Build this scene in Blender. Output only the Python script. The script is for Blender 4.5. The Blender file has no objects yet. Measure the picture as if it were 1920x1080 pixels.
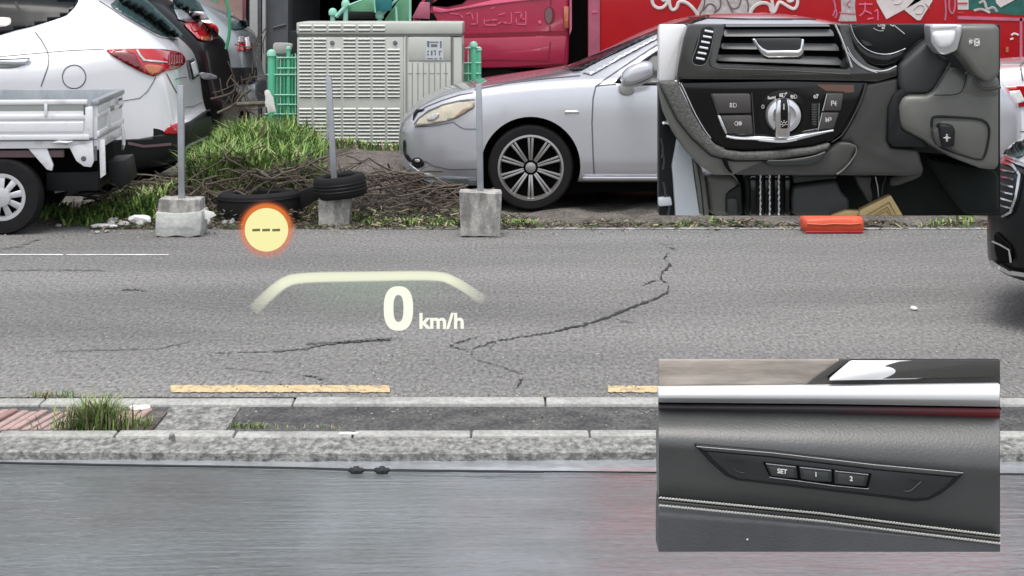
import bpy, bmesh, math, random
from mathutils import Vector, Matrix
from mathutils.bvhtree import BVHTree
from mathutils.geometry import delaunay_2d_cdt
random.seed(7)
scene = bpy.context.scene
COL = scene.collection
PI = math.pi
# ------------------------------------------------------------------ camera, sky, sun, exposure
F, H, HZ = 3560.0, 1.65, -16.0
cam_data = bpy.data.cameras.new("camera")
cam = bpy.data.objects.new("camera", cam_data)
COL.objects.link(cam)
cam.location = (0, 0, H)
cam.rotation_euler = (math.radians(90), 0, 0)
cam_data.sensor_width = 36.0
cam_data.lens = 36.0 * F / 1920.0
cam_data.shift_y = (HZ - 540.0) / 1920.0
cam_data.clip_start = 0.05
cam_data.clip_end = 2000.0
scene.camera = cam

SUN_EL, SUN_AZ = 72.0, 190.0          # degrees; azimuth measured from +Y clockwise
world = bpy.data.worlds.new("World")
scene.world = world
world.use_nodes = True
wn, wl = world.node_tree.nodes, world.node_tree.links
wn.clear()
sky = wn.new('ShaderNodeTexSky'); sky.sky_type = 'NISHITA'; sky.sun_disc = False
sky.sun_elevation = math.radians(SUN_EL); sky.sun_rotation = math.radians(SUN_AZ)
sky.air_density = 1.0; sky.dust_density = 4.0; sky.ozone_density = 1.0
hsv = wn.new('ShaderNodeHueSaturation'); hsv.inputs['Saturation'].default_value = 0.34
bg = wn.new('ShaderNodeBackground'); bg.inputs['Strength'].default_value = 0.15
wo = wn.new('ShaderNodeOutputWorld')
wl.new(sky.outputs[0], hsv.inputs['Color']); wl.new(hsv.outputs[0], bg.inputs['Color']); wl.new(bg.outputs[0], wo.inputs['Surface'])
sun_data = bpy.data.lights.new("sun", 'SUN')
sun_data.energy = 0.9; sun_data.angle = math.radians(25); sun_data.color = (1.0, 0.97, 0.93)
sun = bpy.data.objects.new("sun", sun_data); COL.objects.link(sun)
el, az = math.radians(SUN_EL), math.radians(SUN_AZ)
sdir = Vector((math.sin(az) * math.cos(el), math.cos(az) * math.cos(el), math.sin(el)))
sun.rotation_euler = sdir.to_track_quat('Z', 'Y').to_euler()
sun.location = (0, 0, 30)
vs = scene.view_settings
scene.display_settings.display_device = 'sRGB'
vs.view_transform = 'Standard'; vs.look = 'None'; vs.gamma = 1.0; vs.exposure = 0.62
vs.use_curve_mapping = False

# ------------------------------------------------------------------ point helpers
def P(px, py, Y): return Vector(((px - 960) * Y / F, Y, H - (py - HZ) * Y / F))
def G(px, py, z=0.0):
    return P(px, py, F * (H - z) / (py - HZ))
def lerp(a, b, t): return a + (b - a) * t
def curve(pts, x):
    if x <= pts[0][0]: return pts[0][1]
    for (a, va), (b, vb) in zip(pts, pts[1:]):
        if x <= b: return va + (vb - va) * (x - a) / (b - a)
    return pts[-1][1]

# ------------------------------------------------------------------ materials
MATS = {}
def srgb(c):
    def f(v):
        v /= 255.0
        return v / 12.92 if v <= 0.04045 else ((v + 0.055) / 1.055) ** 2.4
    return tuple(f(v) for v in c)
def mat(name, col, rough=0.6, metal=0.0, coat=0.0, noise=None, bump=None, spec=0.5, coat_rough=0.05):
    """noise=(scale, amount, (sx,sy,sz)) colour mottling; bump=(scale, strength, distance)"""
    m = bpy.data.materials.new(name); m.use_nodes = True
    nt = m.node_tree; b = nt.nodes['Principled BSDF']
    b.inputs['Base Color'].default_value = (*col, 1); b.inputs['Roughness'].default_value = rough
    b.inputs['Metallic'].default_value = metal; b.inputs['Coat Weight'].default_value = coat
    b.inputs['Coat Roughness'].default_value = coat_rough
    b.inputs['Specular IOR Level'].default_value = spec
    tc = nt.nodes.new('ShaderNodeTexCoord')
    if noise:
        mp = nt.nodes.new('ShaderNodeMapping'); mp.inputs['Scale'].default_value = noise[2] if len(noise) > 2 else (1, 1, 1)
        nt.links.new(tc.outputs['Object'], mp.inputs['Vector'])
        n = nt.nodes.new('ShaderNodeTexNoise'); n.inputs['Scale'].default_value = noise[0]; n.inputs['Detail'].default_value = 6; n.inputs['Roughness'].default_value = .65
        nt.links.new(mp.outputs[0], n.inputs['Vector'])
        mr = nt.nodes.new('ShaderNodeMapRange'); mr.inputs['From Min'].default_value = .3; mr.inputs['From Max'].default_value = .7
        mr.inputs['To Min'].default_value = 1 - noise[1]; mr.inputs['To Max'].default_value = 1 + noise[1] * .6
        nt.links.new(n.outputs['Fac'], mr.inputs['Value'])
        mx = nt.nodes.new('ShaderNodeVectorMath'); mx.operation = 'SCALE'
        mx.inputs[0].default_value = col; nt.links.new(mr.outputs[0], mx.inputs['Scale'])
        nt.links.new(mx.outputs[0], b.inputs['Base Color'])
    if bump:
        n2 = nt.nodes.new('ShaderNodeTexNoise'); n2.inputs['Scale'].default_value = bump[0]; n2.inputs['Detail'].default_value = 4
        nt.links.new(tc.outputs['Object'], n2.inputs['Vector'])
        bp = nt.nodes.new('ShaderNodeBump'); bp.inputs['Strength'].default_value = bump[1]; bp.inputs['Distance'].default_value = bump[2]
        nt.links.new(n2.outputs['Fac'], bp.inputs['Height']); nt.links.new(bp.outputs[0], b.inputs['Normal'])
    MATS[name] = m
    return m
def two_tone(name, c1, c2, scale, stretch, lo, hi, rough=.8, fine=None, bump=None, rough2=None, metal=0, coat=0):
    """two real colours of the surface mixed by a noise; fine=(scale, amount, stretch) adds grain"""
    m = mat(name, c1, rough, metal, coat); nt = m.node_tree; b = nt.nodes['Principled BSDF']; L = nt.links
    tc = nt.nodes.new('ShaderNodeTexCoord')
    def noi(s, st, det=5):
        mp = nt.nodes.new('ShaderNodeMapping'); mp.inputs['Scale'].default_value = st; L.new(tc.outputs['Object'], mp.inputs['Vector'])
        n = nt.nodes.new('ShaderNodeTexNoise'); n.inputs['Scale'].default_value = s; n.inputs['Detail'].default_value = det; n.inputs['Roughness'].default_value = .6
        L.new(mp.outputs[0], n.inputs['Vector']); return n
    n = noi(scale, stretch)
    mr = nt.nodes.new('ShaderNodeMapRange'); mr.inputs['From Min'].default_value = lo; mr.inputs['From Max'].default_value = hi
    L.new(n.outputs['Fac'], mr.inputs['Value'])
    mix = nt.nodes.new('ShaderNodeMix'); mix.data_type = 'RGBA'; mix.inputs[6].default_value = (*c1, 1); mix.inputs[7].default_value = (*c2, 1)
    L.new(mr.outputs[0], mix.inputs[0]); out = mix.outputs[2]
    if fine:
        f = noi(fine[0], fine[2], 3)
        fr = nt.nodes.new('ShaderNodeMapRange'); fr.inputs['From Min'].default_value = .32; fr.inputs['From Max'].default_value = .68
        fr.inputs['To Min'].default_value = 1 - fine[1]; fr.inputs['To Max'].default_value = 1 + fine[1]
        L.new(f.outputs['Fac'], fr.inputs['Value'])
        sc = nt.nodes.new('ShaderNodeVectorMath'); sc.operation = 'SCALE'; L.new(out, sc.inputs[0]); L.new(fr.outputs[0], sc.inputs['Scale']); out = sc.outputs[0]
        if bump:
            bp = nt.nodes.new('ShaderNodeBump'); bp.inputs['Strength'].default_value = bump[0]; bp.inputs['Distance'].default_value = bump[1]
            L.new(f.outputs['Fac'], bp.inputs['Height']); L.new(bp.outputs[0], b.inputs['Normal'])
    L.new(out, b.inputs['Base Color'])
    if rough2 is not None:
        rr = nt.nodes.new('ShaderNodeMapRange'); rr.inputs['To Min'].default_value = rough; rr.inputs['To Max'].default_value = rough2
        L.new(mr.outputs[0], rr.inputs['Value']); L.new(rr.outputs[0], b.inputs['Roughness'])
    return m
def glow(name, col, strength, alpha=1.0, fade=None):
    """light of the head-up image: emission over a see-through base; fade=(axis centre, full, zero) along local x"""
    m = bpy.data.materials.new(name); m.use_nodes = True; nt = m.node_tree; nt.nodes.clear(); L = nt.links
    o = nt.nodes.new('ShaderNodeOutputMaterial'); e = nt.nodes.new('ShaderNodeEmission'); t = nt.nodes.new('ShaderNodeBsdfTransparent')
    e.inputs['Color'].default_value = (*col, 1); e.inputs['Strength'].default_value = strength
    mx = nt.nodes.new('ShaderNodeMixShader'); mx.inputs[0].default_value = alpha
    L.new(t.outputs[0], mx.inputs[1]); L.new(e.outputs[0], mx.inputs[2]); L.new(mx.outputs[0], o.inputs['Surface'])
    if fade:
        at = nt.nodes.new('ShaderNodeAttribute'); at.attribute_name = 'fade'
        L.new(at.outputs['Fac'], mx.inputs[0])
    MATS[name] = m; return m

mat('asphalt_dark', (.075, .075, .078), .85, noise=(8, .4))
two_tone('asphalt', (.132, .131, .127), (.205, .203, .196), .5, (.5, 1.7, 1), .34, .66, .85, fine=(58, .46, (1, .36, 1)), bump=(.5, .01))
two_tone('asphalt_patch', (.050, .051, .052), (.105, .104, .10), 6, (1, 1, 1), .35, .65, .85, fine=(70, .5, (1, .5, 1)), bump=(.6, .012))
two_tone('verge_dirt', (.075, .066, .054), (.165, .15, .135), 5, (1, 1, 1), .35, .65, .95, fine=(50, .45, (1, .5, 1)), bump=(.7, .02))
two_tone('kerb_concrete', (.40, .40, .38), (.24, .238, .225), 4, (1, 1, 1), .45, .75, .8, fine=(60, .22, (1, .5, 1)), bump=(.3, .005))
two_tone('rough_concrete', (.30, .30, .285), (.12, .12, .115), 34, (1, .5, 1), .4, .62, .85, fine=(60, .38, (1, .5, 1)), bump=(.8, .012))
two_tone('yellow_paint', (.60, .45, .25), (.30, .25, .17), 26, (1, .6, 1), .50, .68, .8, fine=(60, .2, (1, .5, 1)))
mat('white_paint', (.70, .70, .69), .7, noise=(14, .3))
mat('line_white', (.36, .355, .345), .7, noise=(14, .4))
mat('crack', (.035, .034, .035), .95)
mat('stain', (.115, .114, .114), .9, noise=(20, .3))
mat('white_car_paint', (.78, .79, .82), .28, coat=1.0, noise=(1.5, .02))
mat('silver_car_paint', (.58, .59, .63), .22, metal=.55, coat=1.0, noise=(1.8, .04))
mat('black_car_paint', (.005, .0055, .006), .35, coat=.25, spec=.2)
mat('grey_car_paint', (.28, .32, .34), .3, metal=.3, coat=1.0)
two_tone('truck_white', (.72, .73, .75), (.50, .48, .45), 7, (1, 1, 2), .56, .78, .4, coat=.4)
mat('red_paint', (.50, .006, .012), .38, coat=.5, noise=(1.2, .08))
mat('magenta_paint', (.39, .016, .060), .42, coat=.5, noise=(2.0, .14))
mat('magenta_dark', (.20, .004, .020), .5)
mat('faded_letter', (.66, .11, .20), .6)
mat('pink_trim', (.50, .14, .22), .45, noise=(5, .2))
mat('black_plastic', (.011, .012, .013), .5, noise=(6, .2), spec=.3)
mat('deep_black', (.004, .004, .004), .9, spec=.1)
mat('tyre', (.011, .011, .012), .8, noise=(12, .3), spec=.25)
mat('glass_dark', (.006, .008, .009), .16, spec=.2)
mat('glass_teal', (.045, .085, .09), .10, spec=.8)
mat('lamp_red', (.42, .008, .014), .12, coat=1.0)
mat('lamp_red_dark', (.16, .004, .008), .15, coat=1.0)
mat('lamp_amber', (.45, .13, .05), .15, coat=1.0)
mat('lamp_clear', (.50, .51, .52), .12, coat=1.0, noise=(14, .35))
mat('lamp_cream', (.66, .60, .46), .25, coat=.8, noise=(9, .2))
mat('lamp_inner', (.30, .22, .17), .3)
mat('seam', (.10, .10, .11), .6)
mat('chrome', (.75, .76, .78), .15, metal=1.0)
mat('alloy', (.42, .41, .41), .3, metal=.8)
mat('hubcap', (.55, .56, .58), .35, metal=.4)
mat('galvanised', (.36, .385, .41), .42, metal=.45, noise=(9, .22, (1, 1, .4)))
two_tone('bollard_concrete', (.42, .41, .385), (.20, .195, .185), 9, (1.6, 1.6, .6), .42, .62, .8, fine=(45, .18, (1, 1, 1)), bump=(.4, .004))
two_tone('bollard_wrap', (.50, .51, .49), (.36, .37, .355), 12, (.5, 1, 2.2), .45, .62, .65, fine=(45, .12, (1, 1, 1)), bump=(.4, .004))
mat('cabinet', (.50, .515, .475), .45, noise=(3.0, .12))
mat('cabinet_fin', (.58, .59, .56), .45, noise=(6, .12))
mat('cabinet_gap', (.17, .17, .16), .7)
mat('cabinet_gap_light', (.28, .30, .285), .7)
mat('sticker', (.55, .58, .60), .5)
mat('ink', (.14, .15, .17), .6)
mat('green_wire', (.10, .46, .29), .45, noise=(6, .15))
mat('mint_plastic', (.32, .66, .52), .45, noise=(5, .12))
mat('green_sheet', (.06, .34, .17), .6, noise=(7, .35))
mat('pale_green_sheet', (.17, .44, .25), .6, noise=(5, .25))
mat('teal_sheet', (.03, .22, .23), .5, noise=(4, .3))
two_tone('shed_metal', (.095, .105, .115), (.055, .06, .065), 2.5, (1, 1, .5), .4, .65, .55)
mat('shed_post', (.40, .41, .40), .5, noise=(3, .2, (1, 1, .3)))
mat('pink_wall', (.36, .24, .21), .7, noise=(2, .3))
mat('maroon_wall', (.20, .07, .08), .7, noise=(3, .3))
two_tone('gutter_slab', (.36, .38, .40), (.27, .28, .29), 5, (1, 3, 1), .4, .6, .3, fine=(50, .15, (.5, 1.2, 1)), coat=.8)
mat('grey_wall', (.11, .10, .10), .8, noise=(1.2, .2))
mat('bark', (.085, .066, .052), .9, noise=(15, .45))
mat('bark_pale', (.135, .115, .09), .9, noise=(15, .4))
mat('grass_a', (.125, .235, .045), .6)
mat('grass_b', (.22, .33, .075), .6)
mat('grass_c', (.040, .095, .018), .6)
mat('straw', (.36, .32, .20), .8)
mat('litter', (.75, .75, .74), .6)
mat('orange_plastic', (.62, .085, .030), .45, noise=(6, .15), bump=(9, .3, .03))
mat('pink_brick', (.33, .20, .185), .8, noise=(14, .25), bump=(40, .4, .004))
mat('pink_brick_pale', (.44, .30, .28), .8, noise=(14, .25), bump=(40, .4, .004))
mat('rubber_hose', (.012, .013, .015), .4)
mat('paper_white', (.66, .60, .59), .6, noise=(6, .12))
mat('print_pink', (.55, .26, .30), .6, noise=(8, .3))
mat('print_grey', (.48, .44, .43), .6, noise=(16, .45))
mat('print_dark', (.16, .10, .11), .6)
mat('print_teal', (.015, .12, .10), .5, noise=(9, .4))

# wet pavement: real water film, streaked roughness
def wet():
    m = mat('wet_pavement', (.21, .205, .20), .5, coat=1.0); nt = m.node_tree; b = nt.nodes['Principled BSDF']; L = nt.links
    tc = nt.nodes.new('ShaderNodeTexCoord')
    def noi(s, st, d=5):
        mp = nt.nodes.new('ShaderNodeMapping'); mp.inputs['Scale'].default_value = st; L.new(tc.outputs['Object'], mp.inputs['Vector'])
        n = nt.nodes.new('ShaderNodeTexNoise'); n.inputs['Scale'].default_value = s; n.inputs['Detail'].default_value = d
        L.new(mp.outputs[0], n.inputs['Vector']); return n
    big = noi(1.3, (1, 1, 1)); st = noi(4.5, (1, 6, 1)); fine = noi(60, (.5, 1.2, 1), 3)
    mr = nt.nodes.new('ShaderNodeMapRange'); mr.inputs['From Min'].default_value = .35; mr.inputs['From Max'].default_value = .65
    L.new(big.outputs['Fac'], mr.inputs['Value'])
    mix = nt.nodes.new('ShaderNodeMix'); mix.data_type = 'RGBA'; mix.inputs[6].default_value = (.150, .168, .168, 1); mix.inputs[7].default_value = (.115, .118, .115, 1)
    L.new(mr.outputs[0], mix.inputs[0])
    fr = nt.nodes.new('ShaderNodeMapRange'); fr.inputs['From Min'].default_value = .3; fr.inputs['From Max'].default_value = .7; fr.inputs['To Min'].default_value = .8; fr.inputs['To Max'].default_value = 1.2
    L.new(fine.outputs['Fac'], fr.inputs['Value'])
    sc = nt.nodes.new('ShaderNodeVectorMath'); sc.operation = 'SCALE'; L.new(mix.outputs[2], sc.inputs[0]); L.new(fr.outputs[0], sc.inputs['Scale'])
    L.new(sc.outputs[0], b.inputs['Base Color'])
    rr = nt.nodes.new('ShaderNodeMapRange'); rr.inputs['From Min'].default_value = .35; rr.inputs['From Max'].default_value = .65; rr.inputs['To Min'].default_value = .03; rr.inputs['To Max'].default_value = .14
    L.new(st.outputs['Fac'], rr.inputs['Value']); L.new(rr.outputs[0], b.inputs['Coat Roughness'])
    b.inputs['Coat IOR'].default_value = 2.2
    pud = noi(2.2, (.7, 2.2, 1), 6); pr = nt.nodes.new('ShaderNodeMapRange'); pr.inputs['From Min'].default_value = .42; pr.inputs['From Max'].default_value = .56
    pr.inputs['To Min'].default_value = .50; pr.inputs['To Max'].default_value = 1.0
    L.new(pud.outputs['Fac'], pr.inputs['Value']); L.new(pr.outputs[0], b.inputs['Coat Weight'])
    add = nt.nodes.new('ShaderNodeMath'); add.operation = 'MULTIPLY_ADD'; add.inputs[1].default_value = .05
    L.new(fine.outputs['Fac'], add.inputs[0]); L.new(st.outputs['Fac'], add.inputs[2])
    bp = nt.nodes.new('ShaderNodeBump'); bp.inputs['Strength'].default_value = .30; bp.inputs['Distance'].default_value = .014
    L.new(add.outputs[0], bp.inputs['Height']); L.new(bp.outputs[0], b.inputs['Coat Normal'])
wet()

# ------------------------------------------------------------------ mesh helpers
def box(bm, x0, x1, y0, y1, z0, z1, m=0):
    vs_ = [bm.verts.new(p) for p in ((x0,y0,z0),(x1,y0,z0),(x1,y1,z0),(x0,y1,z0),(x0,y0,z1),(x1,y0,z1),(x1,y1,z1),(x0,y1,z1))]
    for f in ((3,2,1,0),(4,5,6,7),(0,1,5,4),(1,2,6,5),(2,3,7,6),(3,0,4,7)):
        fc = bm.faces.new([vs_[i] for i in f]); fc.material_index = m
def prism(bm, pts, vec, m=0):
    """closed solid: polygon pts swept by vec"""
    vec = Vector(vec); a = [bm.verts.new(p) for p in pts]; b = [bm.verts.new(Vector(p) + vec) for p in pts]
    n = len(pts); fs = [bm.faces.new(a), bm.faces.new(list(reversed(b)))]
    for i in range(n): fs.append(bm.faces.new((a[i], b[i], b[(i+1) % n], a[(i+1) % n])))
    for f in fs: f.material_index = m
def tube(bm, pts, r, n=8, m=0, cap=True):
    pts = [Vector(p) for p in pts]; rs = r if isinstance(r, (list, tuple)) else [r] * len(pts)
    rings = []; up = None
    for i, p in enumerate(pts):
        d = (pts[min(i+1, len(pts)-1)] - pts[max(i-1, 0)]).normalized()
        if up is None: up = d.orthogonal().normalized()
        up = (up - d * up.dot(d)).normalized(); s = d.cross(up)
        rings.append([bm.verts.new(p + (up * math.cos(2*PI*k/n) + s * math.sin(2*PI*k/n)) * rs[i]) for k in range(n)])
    for a, b in zip(rings, rings[1:]):
        for k in range(n):
            f = bm.faces.new((a[k], a[(k+1) % n], b[(k+1) % n], b[k])); f.material_index = m
    if cap and n > 2:
        f = bm.faces.new(list(reversed(rings[0]))); f.material_index = m
        f = bm.faces.new(rings[-1]); f.material_index = m
def lathe(bm, prof, c, axis='y', n=32, m=0, close=True):
    """prof=[(radius, offset along axis)]"""
    c = Vector(c); rings = []
    for r, h in prof:
        ring = []
        for k in range(n):
            a = 2*PI*k/n; u, v = r*math.cos(a), r*math.sin(a)
            ring.append(bm.verts.new(c + Vector({'y': (u, h, v), 'x': (h, u, v), 'z': (u, v, h)}[axis])))
        rings.append(ring)
    for a, b in zip(rings, rings[1:]):
        for k in range(n):
            f = bm.faces.new((a[k], a[(k+1) % n], b[(k+1) % n], b[k])); f.material_index = m
    if close:
        for rg in (rings[0], rings[-1]):
            f = bm.faces.new(rg); f.material_index = m
def fix(bm, bevel=0.0, seg=2, angle=35):
    bmesh.ops.remove_doubles(bm, verts=bm.verts, dist=1e-6)
    bmesh.ops.recalc_face_normals(bm, faces=bm.faces)
    if bevel > 0:
        es = [e for e in bm.edges if len(e.link_faces) == 2 and e.calc_face_angle(0) > math.radians(25)]
        try: bmesh.ops.bevel(bm, geom=es, offset=bevel, segments=seg, profile=.5, affect='EDGES', clamp_overlap=True)
        except Exception: pass
    for f in bm.faces: f.smooth = True
    for e in bm.edges:
        if len(e.link_faces) == 2: e.smooth = e.calc_face_angle(0) < math.radians(angle)
def root(name, loc, label, cat, group=None, rot=0.0):
    o = bpy.data.objects.new(name, None); o.empty_display_size = .1; COL.objects.link(o)
    o.location = loc; o.rotation_euler = (0, 0, rot)
    o['label'] = label; o['category'] = cat
    if group: o['group'] = group
    return o
def rootm(o):
    if o.parent: return rootm(o.parent)
    return Matrix.Translation(o.location) @ o.rotation_euler.to_matrix().to_4x4()
def part(name, bm, mats, parent=None, world=True, bevel=0, seg=2, angle=35, fixit=True, label=None):
    """one mesh object from bm; with world=True bm is in world space, else in the root's space"""
    if isinstance(bm, bmesh.types.BMesh):
        if fixit: fix(bm, bevel, seg, angle)
        me = bpy.data.meshes.new(name); bm.to_mesh(me); bm.free()
    else: me = bm
    if isinstance(mats, str): mats = [mats]
    if len(me.materials) == 0:
        for m in mats: me.materials.append(MATS[m])
    o = bpy.data.objects.new(name, me); COL.objects.link(o)
    if parent is not None:
        o.parent = parent
        if world: me.transform(rootm(parent).inverted())
    if label: o['label'] = label
    return o
def thing(name, bm, mats, label, cat, loc=None, group=None, **k):
    o = part(name, bm, mats, None, **k)
    if loc is not None:
        o.data.transform(Matrix.Translation(-Vector(loc))); o.location = loc
    o['label'] = label; o['category'] = cat
    if group: o['group'] = group
    return o
def structure(name, bm, mats, parent=None, **k):
    o = part(name, bm, mats, parent, **k)
    if parent is None: o['kind'] = 'structure'
    return o
def plate(pts, Y, t, bm=None, m=0):
    """polygon traced at distance Y, solid t metres deep away from the viewer side"""
    bm = bm or bmesh.new(); prism(bm, [P(x, y, Y) for x, y in pts], (0, t, 0), m); return bm
def smoothpoly(pts, it=2, closed=True):
    for _ in range(it):
        out = []; n = len(pts)
        rng = range(n) if closed else range(n - 1)
        if not closed: out.append(pts[0])
        for i in rng:
            a, b = pts[i], pts[(i+1) % n]
            out.append((a[0]*.75 + b[0]*.25, a[1]*.75 + b[1]*.25)); out.append((a[0]*.25 + b[0]*.75, a[1]*.25 + b[1]*.75))
        if not closed: out.append(pts[-1])
        pts = out
    return pts
def text_bm(s, size, origin, xdir=(1, 0, 0), udir=(0, 0, 1), depth=.001, bm=None, align='CENTER', bold=0.0, sx=1.0):
    cu = bpy.data.curves.new('lettering', 'FONT'); cu.body = s; cu.size = 1.0; cu.align_x = align; cu.align_y = 'CENTER'
    cu.offset = bold; cu.resolution_u = 3
    ob = bpy.data.objects.new('lettering', cu); COL.objects.link(ob)
    dg = bpy.context.evaluated_depsgraph_get(); me = bpy.data.meshes.new_from_object(ob.evaluated_get(dg))
    bpy.data.objects.remove(ob); bpy.data.curves.remove(cu)
    b2 = bmesh.new(); b2.from_mesh(me); bpy.data.meshes.remove(me)
    X = Vector(xdir).normalized() * size * sx; U = Vector(udir).normalized() * size; N = X.cross(U).normalized(); O = Vector(origin)
    for v in b2.verts: v.co = O + X * v.co.x + U * v.co.y
    r = bmesh.ops.extrude_face_region(b2, geom=b2.faces[:])
    for v in [g for g in r['geom'] if isinstance(g, bmesh.types.BMVert)]: v.co += N * depth
    if bm is not None:
        t = bpy.data.meshes.new('t'); b2.to_mesh(t); b2.free(); bm.from_mesh(t); bpy.data.meshes.remove(t); return bm
    return b2
# surface patches that lie on a body (lamps, panes, seams)
CAM = Vector((0, 0, H))
def hit(bvh, px, py, off):
    d = (P(px, py, 10) - CAM).normalized(); h, n, i, dist = bvh.ray_cast(CAM, d)
    if h is None: return None
    if n.dot(d) > 0: n = -n
    return h + n * off - d * off * .25, dist
def bvh_of(objs):
    dg = bpy.context.evaluated_depsgraph_get(); dg.update()
    vsx, fs = [], []
    for o in objs:
        e = o.evaluated_get(dg); me = e.to_mesh(); k = len(vsx)
        mw = (rootm(o.parent) if o.parent else Matrix.Translation(o.location))
        vsx += [mw @ v.co for v in me.vertices]; fs += [[k + i for i in p.vertices] for p in me.polygons]; e.to_mesh_clear()
    return BVHTree.FromPolygons(vsx, fs)
def proj_patch(bvh, poly, step=6, off=.004, bm=None, m=0, skirt=.012):
    poly = list(poly); dense = []
    n = len(poly)
    for i in range(n):
        a, b = Vector(poly[i]), Vector(poly[(i+1) % n]); k = max(1, int((b - a).length / step))
        for j in range(k): dense.append(a.lerp(b, j / k))
    nb = len(dense); pts = dense[:]
    x0, x1 = min(p.x for p in dense), max(p.x for p in dense); y0, y1 = min(p.y for p in dense), max(p.y for p in dense)
    y = y0 + step * .5
    def inside(q):
        c = False; j = nb - 1
        for i in range(nb):
            a, b = dense[i], dense[j]
            if (a.y > q.y) != (b.y > q.y) and q.x < (b.x - a.x) * (q.y - a.y) / (b.y - a.y) + a.x: c = not c
            j = i
        return c
    while y < y1:
        x = x0 + step * .5
        while x < x1:
            q = Vector((x, y))
            if inside(q) and min((q - d).length for d in dense) > step * .4: pts.append(q)
            x += step
        y += step
    vv, ee, ff, *_ = delaunay_2d_cdt(pts, [], [list(range(nb))], 1, 1e-5)
    bm = bm or bmesh.new(); last = None; bv = []
    hs = [hit(bvh, v.x, v.y, off) for v in vv]
    ok = [h[1] for h in hs if h]
    if not ok: return bm
    med = sorted(ok)[len(ok)//2]
    for v, h in zip(vv, hs):
        if h is None or abs(h[1] - med) > 1.8:
            d = (P(v.x, v.y, 10) - CAM).normalized(); bv.append(bm.verts.new(CAM + d * (med - off)))
        else: bv.append(bm.verts.new(h[0]))
    newf = []
    for f in ff:
        try:
            fc = bm.faces.new([bv[i] for i in f]); fc.material_index = m; fc.smooth = True; newf.append(fc)
        except ValueError: pass
    # a rim that goes back into the body, so that the pane has thickness
    edges = [e for f in newf for e in f.edges if len(e.link_faces) == 1]
    r = bmesh.ops.extrude_edge_only(bm, edges=list(set(edges)))
    for v in [g for g in r['geom'] if isinstance(g, bmesh.types.BMVert)]: v.co += (v.co - CAM).normalized() * skirt
    for f in [g for g in r['geom'] if isinstance(g, bmesh.types.BMFace)]: f.material_index = m
    return bm
def proj_line(bvh, pts, w, off=.003, bm=None, m=0, step=5):
    bm = bm or bmesh.new(); d = []
    for a, b in zip(pts, pts[1:]):
        a, b = Vector(a), Vector(b); k = max(1, int((b - a).length / step))
        for j in range(k): d.append(a.lerp(b, j / k))
    d.append(Vector(pts[-1])); prev = None
    for i, p in enumerate(d):
        t = (d[min(i+1, len(d)-1)] - d[max(i-1, 0)]).normalized(); nn = Vector((-t.y, t.x)) * w / 2
        h1, h2 = hit(bvh, p.x + nn.x, p.y + nn.y, off), hit(bvh, p.x - nn.x, p.y - nn.y, off)
        if not h1 or not h2: prev = None; continue
        cur = (bm.verts.new(h1[0]), bm.verts.new(h2[0]))
        if prev:
            f = bm.faces.new((prev[0], prev[1], cur[1], cur[0])); f.material_index = m; f.smooth = True
        prev = cur
    return bm
def boolean_cut(o, cutters):
    for c in cutters:
        md = o.modifiers.new('cut', 'BOOLEAN'); md.object = c; md.solver = 'EXACT'; md.operation = 'DIFFERENCE'
    dg = bpy.context.evaluated_depsgraph_get(); me = bpy.data.meshes.new_from_object(o.evaluated_get(dg))
    o.modifiers.clear(); o.data = me
    for c in cutters: bpy.data.objects.remove(c)
# ------------------------------------------------------------------ ground, road, kerbs, wet pavement
def sheet(name, x0, x1, y0, y1, z, m, nx=1, ny=1):
    bm = bmesh.new(); vv = [[bm.verts.new((lerp(x0, x1, i/nx), lerp(y0, y1, j/ny), z)) for j in range(ny+1)] for i in range(nx+1)]
    for i in range(nx):
        for j in range(ny): bm.faces.new((vv[i][j], vv[i+1][j], vv[i+1][j+1], vv[i][j+1]))
    return structure(name, bm, m)
sheet('ground', -400, 400, -200, 800, -.030, 'verge_dirt')
R0, R1 = G(0, 745).y, G(0, 425).y
sheet('road', -60, 60, R0, R1, 0, 'asphalt')
yd = G(0, 806, .03).y
# kerb rows with single stones
def kerb_row(name, y0, y1, z, xs, seed, gap=.003):
    rnd = random.Random(seed); bm = bmesh.new(); box(bm, -60, 60, y0, y1, -.03, z - .018)
    base = structure(name, bm, 'asphalt_dark')
    for a, b in zip(xs, xs[1:]):
        bm = bmesh.new(); dz = rnd.uniform(-.003, .003); dy = rnd.uniform(-.004, .004)
        box(bm, a + gap, b - gap, y0 + dy, y1 + dy, -.015, z + dz)
        part('kerb_stone', bm, 'kerb_concrete', base, bevel=.008)
K1a, K1b = G(0, 757, .022).y, G(0, 745, .022).y
x = -4.3; xs = []
j1 = (548 - 960) * K1a / F
xs = [j1 + k * 1.0 for k in range(-5, 7)]
kerb_row('kerb', K1a, K1b, .022, xs, 3)
sheet('asphalt_strip', -60, 60, yd, K1a + .01, .010, 'asphalt_patch')
q0, q1 = G(285, 804, .014), G(425, 804, .014)
sheet('concrete_patch', q0.x, q1.x, yd, K1a - .02, .014, 'rough_concrete')
K2a, K2b = G(0, 817, .045).y, G(0, 806, .045).y
j2 = (660 - 960) * K2a / F
kerb_row('low_kerb', K2a, K2b, .045, [j2 + k * .43 for k in range(-9, 12)], 5)
W1 = G(0, 850, .03).y
bm = bmesh.new(); nx = 260
ring = []
rr = random.Random(2)
for i in range(nx + 1):
    X = lerp(-6, 6, i / nx); e = .012 * math.sin(X * 3.1) + rr.uniform(-.008, .008)
    ring.append((bm.verts.new((X, W1 + e, -.02)), bm.verts.new((X, W1 + e, .03 + rr.uniform(-.002, .002))), bm.verts.new((X, K2a + .002, .036))))
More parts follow.
